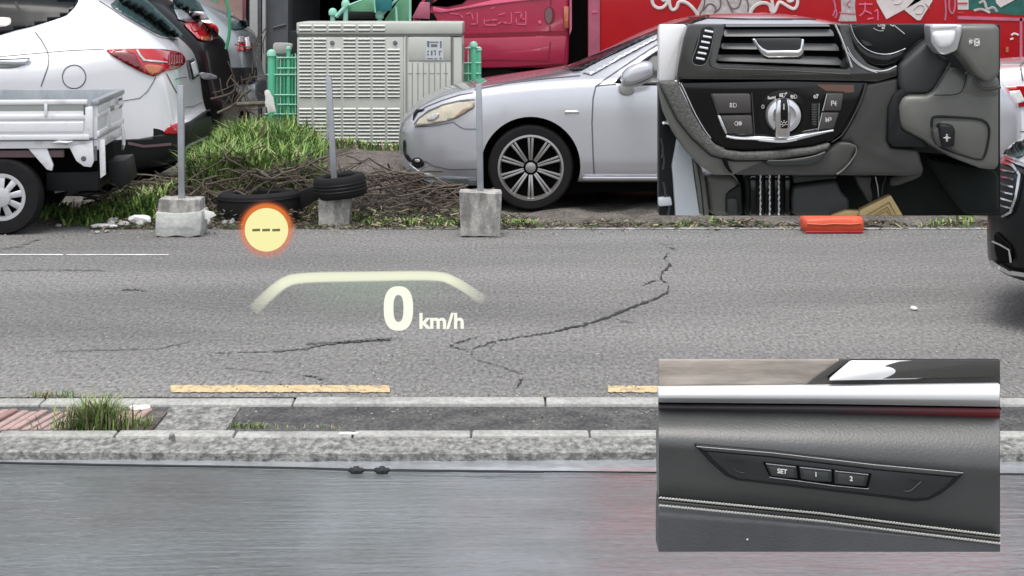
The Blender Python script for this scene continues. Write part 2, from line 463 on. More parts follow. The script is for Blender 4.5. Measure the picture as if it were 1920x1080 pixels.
for a, b in zip(ring, ring[1:]):
    bm.faces.new((a[0], b[0], b[1], a[1])); bm.faces.new((a[1], b[1], b[2], a[2]))
structure('rough_concrete_edge', bm, 'rough_concrete')
bm = bmesh.new(); ge = [(-1400, 858), (-300, 862), (0, 868), (200, 872), (400, 875), (560, 878), (700, 882), (850, 883), (1020, 885), (1240, 887), (2400, 892)]; pv = None
for px, py in ge:
    q = G(px, py); cur = (bm.verts.new((q.x, q.y, .0045)), bm.verts.new((q.x, W1 + .05, .0045)))
    if pv: bm.faces.new((pv[0], cur[0], cur[1], pv[1]))
    pv = cur
structure('gutter_slab', bm, 'gutter_slab')
sheet('wet_pavement', -12, 12, .2, W1 + .05, 0, 'wet_pavement', 4, 4)
# painted marks
def mark(name, quads, z, m):
    bm = bmesh.new()
    for q in quads: bm.faces.new([bm.verts.new((p.x, p.y, z)) for p in q])
    return structure(name, bm, m)
def ragged(px0, px1, py0, py1, n, seed, j=.006):
    r = random.Random(seed); top, bot = [], []
    for i in range(n + 1):
        px = lerp(px0, px1, i / n); a, b = G(px, py0), G(px, py1)
        top.append(Vector((a.x, a.y + r.uniform(-j, j), 0))); bot.append(Vector((b.x, b.y + r.uniform(-j, j), 0)))
    return [(bot[i], bot[i+1], top[i+1], top[i]) for i in range(n)]
mark('yellow_line', ragged(320, 731, 724, 737, 70, 1, .010) , .004, 'yellow_paint')
mark('yellow_line', ragged(1140, 1560, 725, 737, 70, 2, .010), .004, 'yellow_paint')
mark('white_line', ragged(-400, 118, 477.6, 479.6, 10, 3, .002) + ragged(124, 316, 477.8, 479.6, 10, 3, .002), .004, 'white_paint')
mark('edge_line', ragged(700, 2600, 428.5, 430.5, 90, 4, .02), .004, 'line_white')
# cracks: grooves drawn by narrow jagged strips
def crack(pts, w, seed, m='crack', z=.0045):
    r = random.Random(seed); bm = bmesh.new(); prev = None
    d = []
    for a, b in zip(pts, pts[1:]):
        k = max(2, int(math.dist(a, b) / 3.2))
        for j in range(k): d.append((lerp(a[0], b[0], j/k) + r.uniform(-2.2, 2.2), lerp(a[1], b[1], j/k) + r.uniform(-1.2, 1.2)))
    d.append(pts[-1])
    for i, (px, py) in enumerate(d):
        ww = w * .72 * r.uniform(.15, 1.2) * min(1, .3 + i / 4, .3 + (len(d) - 1 - i) / 4)
        a, b = G(px - ww * .5, py - ww * .5), G(px + ww * .5, py + ww * .5)
        cur = (bm.verts.new((a.x, a.y, z)), bm.verts.new((b.x, b.y, z)))
        if prev: bm.faces.new((prev[0], prev[1], cur[1], cur[0]))
        prev = cur
    return structure('road_crack', bm, m)
crack([(1230, 452), (1250, 463), (1270, 470)], 2.6, 1)
crack([(1254, 474), (1244, 486), (1258, 498), (1240, 514), (1238, 524), (1254, 536), (1250, 550), (1222, 564), (1190, 575), (1150, 592), (1105, 608), (1060, 618), (1040, 622)], 5.0, 2)
crack([(1040, 624), (980, 632), (930, 640), (885, 656)], 2.6, 3)
crack([(900, 632), (862, 642), (842, 650), (880, 660), (890, 674), (935, 688), (985, 704)], 2.2, 4)
crack([(1150, 594), (1166, 604), (1190, 606)], 2.0, 21)
crack([(1238, 526), (1216, 530), (1204, 538)], 1.8, 22)
crack([(930, 642), (920, 654), (926, 668)], 1.6, 23)
crack([(660, 642), (700, 634), (760, 636)], 1.6, 24, 'stain')
crack([(980, 706), (975, 718), (968, 730)], 5, 5)
crack([(510, 660), (570, 655), (600, 648), (660, 641), (735, 637)], 5.0, 6, 'stain')
crack([(400, 663), (510, 660)], 2, 7, 'stain')
crack([(570, 646), (650, 643), (735, 638)], 4.0, 16, 'stain')
crack([(228, 545), (262, 544), (276, 548)], 2.6, 8)
crack([(0, 508), (120, 507), (200, 508)], 1.6, 9, 'stain')
crack([(0, 468), (40, 462), (78, 448)], 2.0, 10, 'stain')
crack([(560, 704), (600, 709)], 3.5, 11); crack([(590, 713), (612, 711)], 3.0, 12)
crack([(100, 660), (300, 655), (360, 640)], 1.6, 14, 'stain')
crack([(380, 655), (420, 690), (520, 700)], 1.6, 15, 'stain')
# grit and small stones scattered on the road and in the gutter
rg = random.Random(55); vsx, fs, mi = [], [], []
for i in range(2600):
    if i % 3: px, py = rg.uniform(-60, 1980), rg.triangular(432, 748, 740)
    else: px, py = rg.uniform(-60, 1980), rg.choice((rg.uniform(432, 446), rg.uniform(738, 746), rg.uniform(760, 803)))
    q = G(px, py, .004); a = rg.uniform(0, PI); s0 = rg.uniform(.0018, .0055) * (1.5 if py < 470 else 1); c0 = Vector((q.x, q.y, .006 if py < 750 else .012)); k = len(vsx)
    for t in range(4): vsx.append(tuple(c0 + Vector((math.cos(a + t*PI/2) * s0 * rg.uniform(.6, 1.5), math.sin(a + t*PI/2) * s0, 0))))
    vsx.append(tuple(c0 + Vector((0, 0, s0 * .8)))); fs += [(k, k+1, k+4), (k+1, k+2, k+4), (k+2, k+3, k+4), (k+3, k, k+4)]; mi += [rg.choice((0, 0, 1, 2, 3))] * 4
me = bpy.data.meshes.new('road_grit'); me.from_pydata(vsx, [], fs); me.polygons.foreach_set('material_index', mi)
for m in ('kerb_concrete', 'crack', 'bark_pale', 'straw'): me.materials.append(MATS[m])
o = bpy.data.objects.new('road_grit', me); COL.objects.link(o); o['kind'] = 'stuff'; o['label'] = 'fine grit and crumbs scattered over the road and the near gutter'; o['category'] = 'grit'
# black hose with two knots on the wet pavement
z0 = .010
bm = bmesh.new()
hp = [(-300, 862), (0, 868), (200, 872), (400, 875), (560, 878), (650, 881), (700, 882), (745, 882), (850, 883), (940, 884), (1020, 885)]
tube(bm, [G(px, py, z0) for px, py in hp], [.0030, .0036, .0044, .0036, .0030, .0040, .0032, .0048, .0036, .0050, .0024], 8)
hose = root('hose', G(650, 881), 'long black hose with two knots lying on the wet pavement', 'hose')
part('hose_line', bm, 'rubber_hose', hose)
for a, b in ((652, 684), (700, 732)):
    bm = bmesh.new(); n = 7
    tube(bm, [G(lerp(a, b, i/n), 882, z0) + Vector((0, 0, .003 * math.sin(i * 2.2))) for i in range(n+1)], [.004 + .010 * math.sin(PI * i / n) for i in range(n+1)], 8)
    part('knot', bm, 'rubber_hose', hose)
# brick patch at the left behind the low kerb
bb = G(0, 803, .03).y; bt = G(0, 768, .03).y
bm = bmesh.new(); box(bm, (-500 - 960) * bb / F, (285 - 960) * bb / F, bb, bt, .005, .024)
bp_ = structure('brick_paving', bm, 'verge_dirt')
rb = random.Random(9)
bw, bl = .030, (bt - bb) - .006
k = 0
X = (-420 - 960) * bb / F
xend = (283 - 960) * bb / F
bmesh_cache = []
for v in range(4):
    bm = bmesh.new(); sh = .045
    zt = .012 + v * .003
    pts = [(-bw/2, 0, 0), (bw/2, 0, 0), (bw/2 + sh, bl, 0), (-bw/2 + sh, bl, 0)]
    prism(bm, pts, (0, 0, zt)); fix(bm, .004, 1)
    me = bpy.data.meshes.new('brick'); bm.to_mesh(me); bm.free()
    me.materials.append(MATS['pink_brick' if v % 2 else 'pink_brick_pale']); bmesh_cache.append(me)
while X < xend - .09:
    for row in range(1):
        o = bpy.data.objects.new('brick', bmesh_cache[rb.randrange(4)]); COL.objects.link(o); o.parent = bp_
        o.location = (X + row * .04, bb + row * (bl + .008), .012 + rb.uniform(0, .004)); o.rotation_euler = (rb.uniform(-.01, .01), 0, rb.uniform(-.02, .02))
    X += bw + .010
# ------------------------------------------------------------------ verge: dirt bank behind the road
def bank_h(X, Y):
    h = 0.0
    t = max(0, min(1, (Y - (13.35 if X < -2.5 else 13.8)) / .35)); t = t * t * (3 - 2 * t)
    if X > -2.9: side = max(0, min(1, (-.55 - X) / .35))
    else: side = 1
    left = max(0, min(1, (X + 3.0) / .7))
    h = .24 * t * side * (left * .85 + .15)
    h += max(0, min(1, (Y - 14.3) / 3)) * .05 * side * left
    h += .012 * math.sin(X * 7.3 + Y * 3) + .01 * math.sin(X * 13 - Y * 9)
    return h * (1 if Y > 13.2 else 0)
bm = bmesh.new(); nx, ny = 150, 40; g = []
for i in range(nx + 1):
    g.append([bm.verts.new((lerp(-9, 9, i/nx), Yv, bank_h(lerp(-9, 9, i/nx), Yv) - .008)) for Yv in (lerp(R1 - .02, 24, (j/ny) ** 1.6) for j in range(ny + 1))])
for i in range(nx):
    for j in range(ny): bm.faces.new((g[i][j], g[i+1][j], g[i+1][j+1], g[i][j+1]))
structure('verge', bm, 'verge_dirt', angle=180)
# grass blades
import numpy as np
def blades(name, spots, mats, label, cat='grass', stuff=True, loc=None, parent=None):
    vsx, fs, mi = [], [], []
    for (x, y, z, h, w, lean, az, mm) in spots:
        dx, dy = math.cos(az), math.sin(az); k = len(vsx)
        side = Vector((-dy, dx, 0)) * w
        # keep a good share of blades turned broad side to the street
        p0 = Vector((x, y, z - .01)); p1 = p0 + Vector((dx * lean * .35, dy * lean * .35, h * .6)); p2 = p0 + Vector((dx * lean, dy * lean, h * (1 - min(.5, lean / max(h, .01) * .25))))
        vsx += [p0 - side, p0 + side, p1 + side * .8, p1 - side * .8, p2]
        fs += [(k, k+1, k+2, k+3), (k+3, k+2, k+4)]; mi += [mm, mm]
    me = bpy.data.meshes.new(name); me.from_pydata([tuple(v) for v in vsx], [], fs)
    me.polygons.foreach_set('material_index', mi)
    for m in mats: me.materials.append(MATS[m])
    o = bpy.data.objects.new(name, me); COL.objects.link(o)
    if parent: o.parent = parent; me.transform(rootm(parent).inverted())
    if loc is not None: me.transform(Matrix.Translation(-Vector(loc))); o.location = loc
    if label: o['label'] = label; o['category'] = cat
    if stuff: o['kind'] = 'stuff'
    return o
r = random.Random(4); sp = []
def tuft(x, y, hmean, n, spread, pal=(0, 0, 1, 1, 2)):
    for _ in range(n):
        a = r.uniform(0, 2*PI); d = r.random() ** .7 * spread
        X, Y = x + math.cos(a) * d, y + math.sin(a) * d
        h = hmean * r.uniform(.5, 1.25)
        sp.append((X, Y, bank_h(X, Y), h, r.uniform(.004, .0115), h * r.uniform(.2, 1.3), r.uniform(0, 2*PI), r.choice(pal)))
for _ in range(560):   # lush patch between the white suv and the cabinet
    px = r.uniform(375, 572); Y = r.uniform(14.1, 17.6)
    tuft((px - 960) * Y / F, Y, .16 + .13 * r.random(), 26, .17, (0, 0, 1, 1, 2, 2, 2) if r.random() > .25 else (1, 3, 1, 0))
for _ in range(160):   # front fringe, yellower
    px = r.uniform(215, 600); Y = r.uniform(13.75, 14.4)
    tuft((px - 960) * Y / F, Y, .12, 16, .12, (0, 1, 3, 3, 2))
for _ in range(70):    # under the white suv, behind the pickup
    px = r.uniform(95, 300); Y = r.uniform(13.45, 14.0)
    tuft((px - 960) * Y / F, Y, .09, 20, .1, (0, 2, 2, 1))
for px, w, n in ((770, 70, 16), (850, 40, 12), (960, 40, 14), (700, 40, 6), (1320, 60, 4), (1780, 60, 8)):
    for _ in range(n):
        q = px + r.uniform(-w, w) * .8; Y = r.uniform(13.3, 13.6)
        tuft((q - 960) * Y / F, Y, .06, 14, .07, (0, 2, 1, 3))
for _ in range(30):    # behind, near the cabinet foot
    px = r.uniform(560, 760); Y = 16.6
    tuft((px - 960) * Y / F, Y, .1, 12, .1, (0, 1, 3))
blades('grass', sp, ['grass_a', 'grass_b', 'grass_c', 'straw'], 'long green grass growing on the bank between the white suv and the metal cabinet')
# weed clump at the near kerb
sp2 = []
c = G(178, 806, .03)
for _ in range(620):
    a = r.uniform(0, 2*PI); d = abs(r.gauss(0, .055)); X, Y = c.x + math.cos(a) * d * 1.7, c.y + .03 + math.sin(a) * d * .7
    h = r.uniform(.06, .20) * (1 - min(.6, d * 3)); sp2.append((X, Y, .02, h, r.uniform(.0015, .0035), h * r.uniform(.2, 1.1), r.uniform(0, 2*PI), r.choice((0, 1, 1, 2, 2, 3, 3))))
blades('weed_clump', sp2, ['grass_a', 'grass_b', 'grass_c', 'straw'], 'olive weed clump growing out of the pink brick paving at the near kerb', 'weed', stuff=False, loc=c)
sp3 = []
for px0, px1, py, n, hh in ((60, 140, 742, 110, .05), (0, 60, 742, 40, .02), (240, 285, 805, 120, .05), (430, 500, 803, 120, .022), (230, 330, 742, 30, .015), (480, 640, 803, 50, .015), (100, 250, 690, 16, .01)):
    for _ in range(n):
        q = G(r.uniform(px0, px1), py + r.uniform(-4, 2), .01); h = hh * r.uniform(.4, 1.2)
        sp3.append((q.x, q.y, 0.0 if py < 760 else .02, h, r.uniform(.0012, .003), h * r.uniform(.2, 1), r.uniform(0, 2*PI), r.choice((0, 1, 2, 3, 3))))
blades('kerb_grass', sp3, ['grass_a', 'grass_b', 'grass_c', 'straw'], 'thin grass and moss sprouting along the joints of the near kerb')
# yellow leaf
bm = bmesh.new(); Y = 15.6
prism(bm, [P(478, 262, Y), P(488, 244, Y-.1), P(497, 232, Y-.05), P(496, 250, Y-.06), P(490, 262, Y)], (.004, .008, .002))
thing('dry_leaf', bm, 'straw', 'large pale yellow leaf standing up in the grass by the green fence', 'leaf', loc=P(488, 262, Y))
# dead branches of the brush pile
r = random.Random(12)
bvar = []
for v in range(8):
    bm = bmesh.new(); L_ = 1.0; pts = []; y = z = 0
    for i in range(9):
        pts.append((-.5 + i / 8, y, z)); y += r.uniform(-.05, .05); z += r.uniform(-.035, .035)
    tube(bm, pts, [.0065 * (1 - .6 * i / 8) + .002 for i in range(9)], 6)
    for _ in range(4):
        i = r.randrange(2, 7); p = Vector(pts[i]); d = Vector((r.uniform(.2, .7), r.uniform(-.5, .5), r.uniform(-.5, .8))).normalized()
        l = r.uniform(.12, .3); tube(bm, [p, p + d * l * .5 + Vector((0, 0, r.uniform(-.02, .03))), p + d * l], [.0045, .0035, .0018], 5)
    fix(bm); me = bpy.data.meshes.new('branch'); bm.to_mesh(me); bm.free(); me.materials.append(MATS['bark' if v % 2 else 'bark_pale']); bvar.append(me)
def branch(x, y, z, s, rx, ry, rz, v):
    o = bpy.data.objects.new('dead_branch', bvar[v]); COL.objects.link(o); o.location = (x, y, z); o.rotation_euler = (rx, ry, rz); o.scale = (s, 1.0, 1.0)
    o['label'] = 'thin dead brown branch in the brush heap along the far road edge'; o['category'] = 'branch'; o['group'] = 'dead branches heaped along the far road edge'
for i in range(150):
    px = r.uniform(370, 860) if i < 96 else r.uniform(220, 400)
    Y = r.uniform(13.75, 14.2); X = (px - 960) * Y / F
    base = bank_h(X, Y)
    top = curve([(220, .06), (400, .22), (480, .28), (560, .34), (700, .31), (760, .21), (860, .10)], px)
    z = max(base + .01 if Y > 13.9 else .02, r.uniform(.02, top) if i % 3 else top * r.uniform(.85, 1.02))
    branch(X, Y, z, r.uniform(.35, .85), r.uniform(0, 6.28), r.uniform(-.22, .22) + (.7 if i % 17 == 0 else 0), r.uniform(-.5, .5) + (PI if r.random() < .5 else 0), r.randrange(8))
# loose leaf and twig litter at the foot of the bank
vsx, fs, mi = [], [], []
for i in range(9000):
    px = r.uniform(170, 1000) if i % 5 else r.uniform(1000, 1850); Y = 13.15 + abs(r.gauss(0, .32)) if i % 5 else 13.35 + r.gauss(0, .1)
    X = (px - 960) * Y / F; z = bank_h(X, Y) + r.uniform(0, .02); a = r.uniform(0, PI); l = r.uniform(.008, .035); w = r.uniform(.002, .007)
    if i % 3 == 0 and 380 < px < 880: Y = r.uniform(13.4, 13.95); z = bank_h(X, Y) + r.uniform(0, .10); 
    d = Vector((math.cos(a), math.sin(a) * .6, r.uniform(-.5, .5))) * l; s = Vector((r.uniform(-1, 1), r.uniform(-1, 1), r.uniform(-.3, 1))).normalized() * w; k = len(vsx); c0 = Vector((X, Y, z))
    vsx += [tuple(c0 - d - s), tuple(c0 + d - s), tuple(c0 + d + s), tuple(c0 - d + s)]; fs.append((k, k+1, k+2, k+3)); mi.append(r.choice((0, 0, 1, 1, 2, 3)))
me = bpy.data.meshes.new('leaf_litter'); me.from_pydata(vsx, [], fs); me.polygons.foreach_set('material_index', mi)
for m in ('bark', 'bark_pale', 'straw', 'grass_c'): me.materials.append(MATS[m])
o = bpy.data.objects.new('leaf_litter', me); COL.objects.link(o); o['kind'] = 'stuff'; o['label'] = 'dry twigs and leaf litter strewn along the far road edge'; o['category'] = 'litter'
# ------------------------------------------------------------------ tyres
def tyre(name, loc, R, w, rot, label):
    bm = bmesh.new()
    tread = R > .25
    prof = [(R*.60, -w*.42), (R*.66, -w*.5), (R*.90, -w*.5), (R*.97, -w*.42), (R, -w*.25), (R, w*.25), (R*.97, w*.42), (R*.90, w*.5), (R*.66, w*.5), (R*.60, w*.42), (R*.60, -w*.42)]
    lathe(bm, prof, (0, 0, 0), 'z', 48, close=False)
    rt = root(name, loc, label, 'tyre'); rt.rotation_euler = rot
    part('casing', bm, 'tyre', rt, world=False)
    for g_ in ((-.16, 0, .16) if not tread else (-.3, .3)):
        bm = bmesh.new(); lathe(bm, [(R+.002, (g_-.035)*w), (R+.004, g_*w - .02*w), (R+.004, g_*w + .02*w), (R+.002, (g_+.035)*w)], (0, 0, 0), 'z', 48, close=False)
        part('tread_rib', bm, 'black_plastic', rt, world=False)
q = P(483, 389, 13.6)
tyre('old_tyre', (q.x, 13.72, .105), .305, .20, (0, -.03, 0), 'black worn tyre lying flat behind the glowing round symbol at the road edge')
q = P(636, 349, 13.35)
tyre('old_tyre', (q.x, 13.42, q.z - .005), .185, .15, (.05, -.10, 0), 'smaller black tyre lying on a grey concrete block around the middle post')
# flap of torn rubber between the tyres
bm = bmesh.new(); 
prism(bm, [P(560, 360, 13.6), P(602, 345, 13.5), P(600, 372, 13.5), P(566, 392, 13.6)], (0, .05, 0))
thing('rubber_scrap', bm, 'tyre', 'piece of black rubber between the two old tyres', 'rubber scrap', loc=P(580, 380, 13.6), bevel=.006)
# ------------------------------------------------------------------ posts in concrete bases
def post(px, base_top, base_bot, wtop, wbot, top_py, Y, label, mbase, wrap=False, dark=False, lean=0):
    s = F / Y; cx = (px - 960) / s
    loc = Vector((cx, Y, 0)); rt = root('bollard_post', loc, label, 'post', group='galvanised posts set in concrete blocks along the far road edge')
    zt = H - (base_top - HZ) / s; wt, wb = wtop / s / 2, wbot / s / 2
    bm = bmesh.new()
    lo = [(-wb, -wb*.8, .006), (wb, -wb*.8, .0), (wb, wb*.9, 0), (-wb, wb*.9, 0)]; hi = [(-wt, -wt*.85, zt), (wt, -wt*.85, zt - .006), (wt, wt*.85, zt), (-wt, wt*.85, zt)]
    a = [bm.verts.new(p) for p in lo]; b = [bm.verts.new(p) for p in hi]
    bm.faces.new(a); bm.faces.new(b)
    for i in range(4): bm.faces.new((a[i], a[(i+1) % 4], b[(i+1) % 4], b[i]))
    bmesh.ops.recalc_face_normals(bm, faces=bm.faces)
    bmesh.ops.subdivide_edges(bm, edges=bm.edges[:], cuts=5, use_grid_fill=True)
    rr_ = random.Random(int(px))
    for v in bm.verts:
        v.co += Vector((rr_.uniform(-1, 1), rr_.uniform(-1, 1), rr_.uniform(-1, 1) if v.co.z > .01 else rr_.uniform(0, 1.8))) * (.0045)
    part('concrete_base', bm, mbase, rt, world=False, bevel=0, angle=50)
    ztop = H - (top_py - HZ) / s
    bm = bmesh.new(); w = .021
    pr = [(-w, -w*.2), (-w, -w), (w, -w), (w, -w*.2), (w*.75, -w*.2), (w*.75, -w*.8), (-w*.75, -w*.8), (-w*.75, -w*.2)]
    # square tube post, slightly leaning
    prism(bm, [(x - lean * .0, y, zt - .03) for x, y in ((-w, -w), (w, -w), (w, w), (-w, w))], (lean, 0, ztop - zt + .03))
    part('post', bm, 'galvanised', rt, world=False, bevel=.004)
    if wrap:
        bm = bmesh.new(); z1 = zt * .68; hw = wb * 1.04
        # cement bag skin around the lower block with a loose flap
        pts = [(-hw, -wb*.93, .012), (-hw*.6, -wb*.96, .0), (-hw*.1, -wb*.96, .012), (hw*.4, -wb*.97, .0), (hw*.95, -wb*.95, .016), (hw*1.02, -wb*.93, z1*.8), (hw, -wb*.93, z1*1.02), (0, -wb*.96, z1*.93), (-hw*.97, -wb*.93, z1)]
        prism(bm, pts, (0, wb*1.85, 0)); part('bag_skin', bm, 'bollard_wrap', rt, world=False, bevel=.008)
        bm = bmesh.new(); prism(bm, [(hw, -.02, z1), (hw + .06, -.03, z1*.92), (hw + .08, -.02, z1*.78), (hw + .02, -.04, z1*.62), (hw*.9, -.03, z1*.7)], (0, .012, 0))
        part('bag_flap', bm, 'litter', rt, world=False, bevel=.003)
    return rt
post(341, 371, 444, 76, 83, 160, 12.88, 'left grey post in a concrete block wrapped in torn white bag, before the white suv', 'bollard_concrete', wrap=True, lean=-.008)
post(901, 358, 442, 78, 72, 158, 12.84, 'right grey post in a bare streaky concrete block, before the silver sedan', 'bollard_concrete', lean=-.012)
post(628, 352, 416, 56, 58, 144, 13.4, 'middle grey post standing through the old tyre, before the metal cabinet', 'bollard_concrete', lean=-.045)
# kerb rubble and litter
def lump(name, px, py, w, h, Y, m, label, cat, seed, zb=0.0, depth=.08):
    rr_ = random.Random(seed); s = F / Y; bm = bmesh.new(); bmesh.ops.create_icosphere(bm, subdivisions=2, radius=1)
    for v in bm.verts: v.co = Vector((v.co.x * w / s / 2, v.co.y * depth / 2, v.co.z * h / s / 2)) * rr_.uniform(.82, 1.12)
    loc = Vector(((px - 960) / s, Y, zb + h / s / 2)); 
    for v in bm.verts: v.co += loc
    return thing(name, bm, m, label, cat, loc=(loc.x, loc.y, zb), angle=25)
lump('white_rag', 193, 416, 56, 8, 13.2, 'litter', 'flat white plastic litter lying on the road edge by the white pickup', 'litter', 1, .005)
lump('crumpled_paper', 262, 405, 46, 18, 13.3, 'litter', 'crumpled white paper beside the left post in the brush', 'litter', 2, .02)
lump('stone', 182, 428, 10, 5, 12.95, 'kerb_concrete', 'small pale stone on the road edge left of the left post', 'stone', 3)
lump('stone', 200, 427, 8, 5, 13.0, 'kerb_concrete', 'tiny pale stone right of the other small stone at the road edge', 'stone', 4)
lump('stone', 110, 407, 12, 6, 13.3, 'kerb_concrete', 'pale stone behind the wheel of the white pickup', 'stone', 5)
lump('stone', 1713, 577, 13, 7, G(0, 581).y, 'litter', 'small white stone lying alone on the right of the road', 'stone', 6)
lump('pebble', 470, 431, 5, 5, 12.9, 'litter', 'small pebble near the far road edge by the glowing round symbol', 'stone', 7)
lump('broken_slab', 322, 835, 12, 24, G(0, 846).y + .02, 'rough_concrete', 'upright chip of broken concrete at the edge of the wet pavement', 'rubble', 8, .02, .02)
lump('broken_slab', 235, 846, 60, 5, G(0, 850).y, 'rough_concrete', 'flat broken concrete piece at the edge of the wet pavement', 'rubble', 9, .02, .06)
lump('paper_scrap', 655, 832, 48, 4, G(0, 834).y, 'litter', 'narrow white paper scrap lying on the rough concrete edge', 'litter', 10, .038, .03)
lump('paper_scrap', 262, 776, 46, 8, G(0, 782).y, 'litter', 'white flat litter on the pink bricks right of the weed clump', 'litter', 11, .03, .07)
for i, px in enumerate((286, 300, 312)):
    pass
rr = random.Random(31)
for i in range(16):
    px = rr.uniform(205, 480); Y = rr.uniform(13.2, 13.5)
    lump('rubble_stone', px, 0, rr.uniform(9, 26), rr.uniform(7, 18), Y, rr.choice(('kerb_concrete', 'rough_concrete')), 'grey rubble stone at the foot of the brush by the left post', 'stone', 40 + i, .0, .09)['group'] = 'rubble stones at the foot of the brush'
# orange plastic weight on the far road edge
bm = bmesh.new(); Yb = 13.05; s = F / Yb
pts = []
nu, nv = 30, 14; gg = []
for i in range(nu + 1):
    u = -1 + 2 * i / nu; row = []
    for j in range(nv):
        a = 2*PI*j/nv; e = (1 - abs(u) ** 6) ** (1/6) if abs(u) < 1 else 0.0
        cy, cz = math.cos(a), math.sin(a)
        q4 = lambda t: math.copysign(abs(t) ** .45, t)
        zz = q4(cz) * (.058 + .006 * math.sin(u * 2.5 + 1)) * (.45 + .55 * e); yy = q4(cy) * .12 * (.5 + .5 * e)
        if cz < -.1: zz = max(zz, -.052)
        row.append(bm.verts.new((u * 57.5 / s, yy, .052 + zz)))
    gg.append(row)
for a, b in zip(gg, gg[1:]):
    for j in range(nv): bm.faces.new((a[j], a[(j+1) % nv], b[(j+1) % nv], b[j]))
bm.faces.new(gg[0]); bm.faces.new(gg[-1])
ow = root('barrier_weight', ((1559 - 960) / s, Yb, .004), 'bright orange plastic barrier weight lying on the far road edge', 'barrier weight')
part('shell', bm, 'orange_plastic', ow, world=False, angle=60)
bm = bmesh.new(); box(bm, -54/s, 54/s, -.123, .12, 0, .016); part('base_rim', bm, 'lamp_red', ow, world=False, bevel=.006)
bm = bmesh.new(); tube(bm, [(-50/s, -.118, .062), (-20/s, -.124, .058), (0, -.124, .064), (30/s, -.124, .06), (50/s, -.118, .066)], .006, 6); part('ridge', bm, 'orange_plastic', ow, world=False)
# ------------------------------------------------------------------ car bodies lofted from section curves
def loft_body(xs, sec, X0, d, yc):
    """sec(x) -> list of (y, z) for the near half from underside centre to top centre; mirrored"""
    bm = bmesh.new(); rings = []
    for x in xs:
        h = sec(x); full = [(-y, z) for y, z in h] + [(y, z) for y, z in reversed(h[1:-1])]
        rings.append([bm.verts.new((X0 + d * x, yc + y, z)) for y, z in full])
    n = len(rings[0])
    for a, b in zip(rings, rings[1:]):
        for k in range(n): bm.faces.new((a[k], a[(k+1) % n], b[(k+1) % n], b[k]))
    bm.faces.new(rings[0]); bm.faces.new(rings[-1])
    bmesh.ops.recalc_face_normals(bm, faces=bm.faces)
    return bm
def subdivide(o, lv=1):
    md = o.modifiers.new('s', 'SUBSURF'); md.levels = lv; md.render_levels = lv
    dg = bpy.context.evaluated_depsgraph_get(); me = bpy.data.meshes.new_from_object(o.evaluated_get(dg)); o.modifiers.clear(); o.data = me
    for p in me.polygons: p.use_smooth = True
def cutter(x, yn, z, R, depth=.3):
    bm = bmesh.new(); lathe(bm, [(R, -.35), (R, depth)], (x, yn, z), 'y', 48); fix(bm)
    me = bpy.data.meshes.new('cut'); bm.to_mesh(me); bm.free(); me.materials.append(MATS['deep_black'])
    o = bpy.data.objects.new('cut', me); COL.objects.link(o); return o
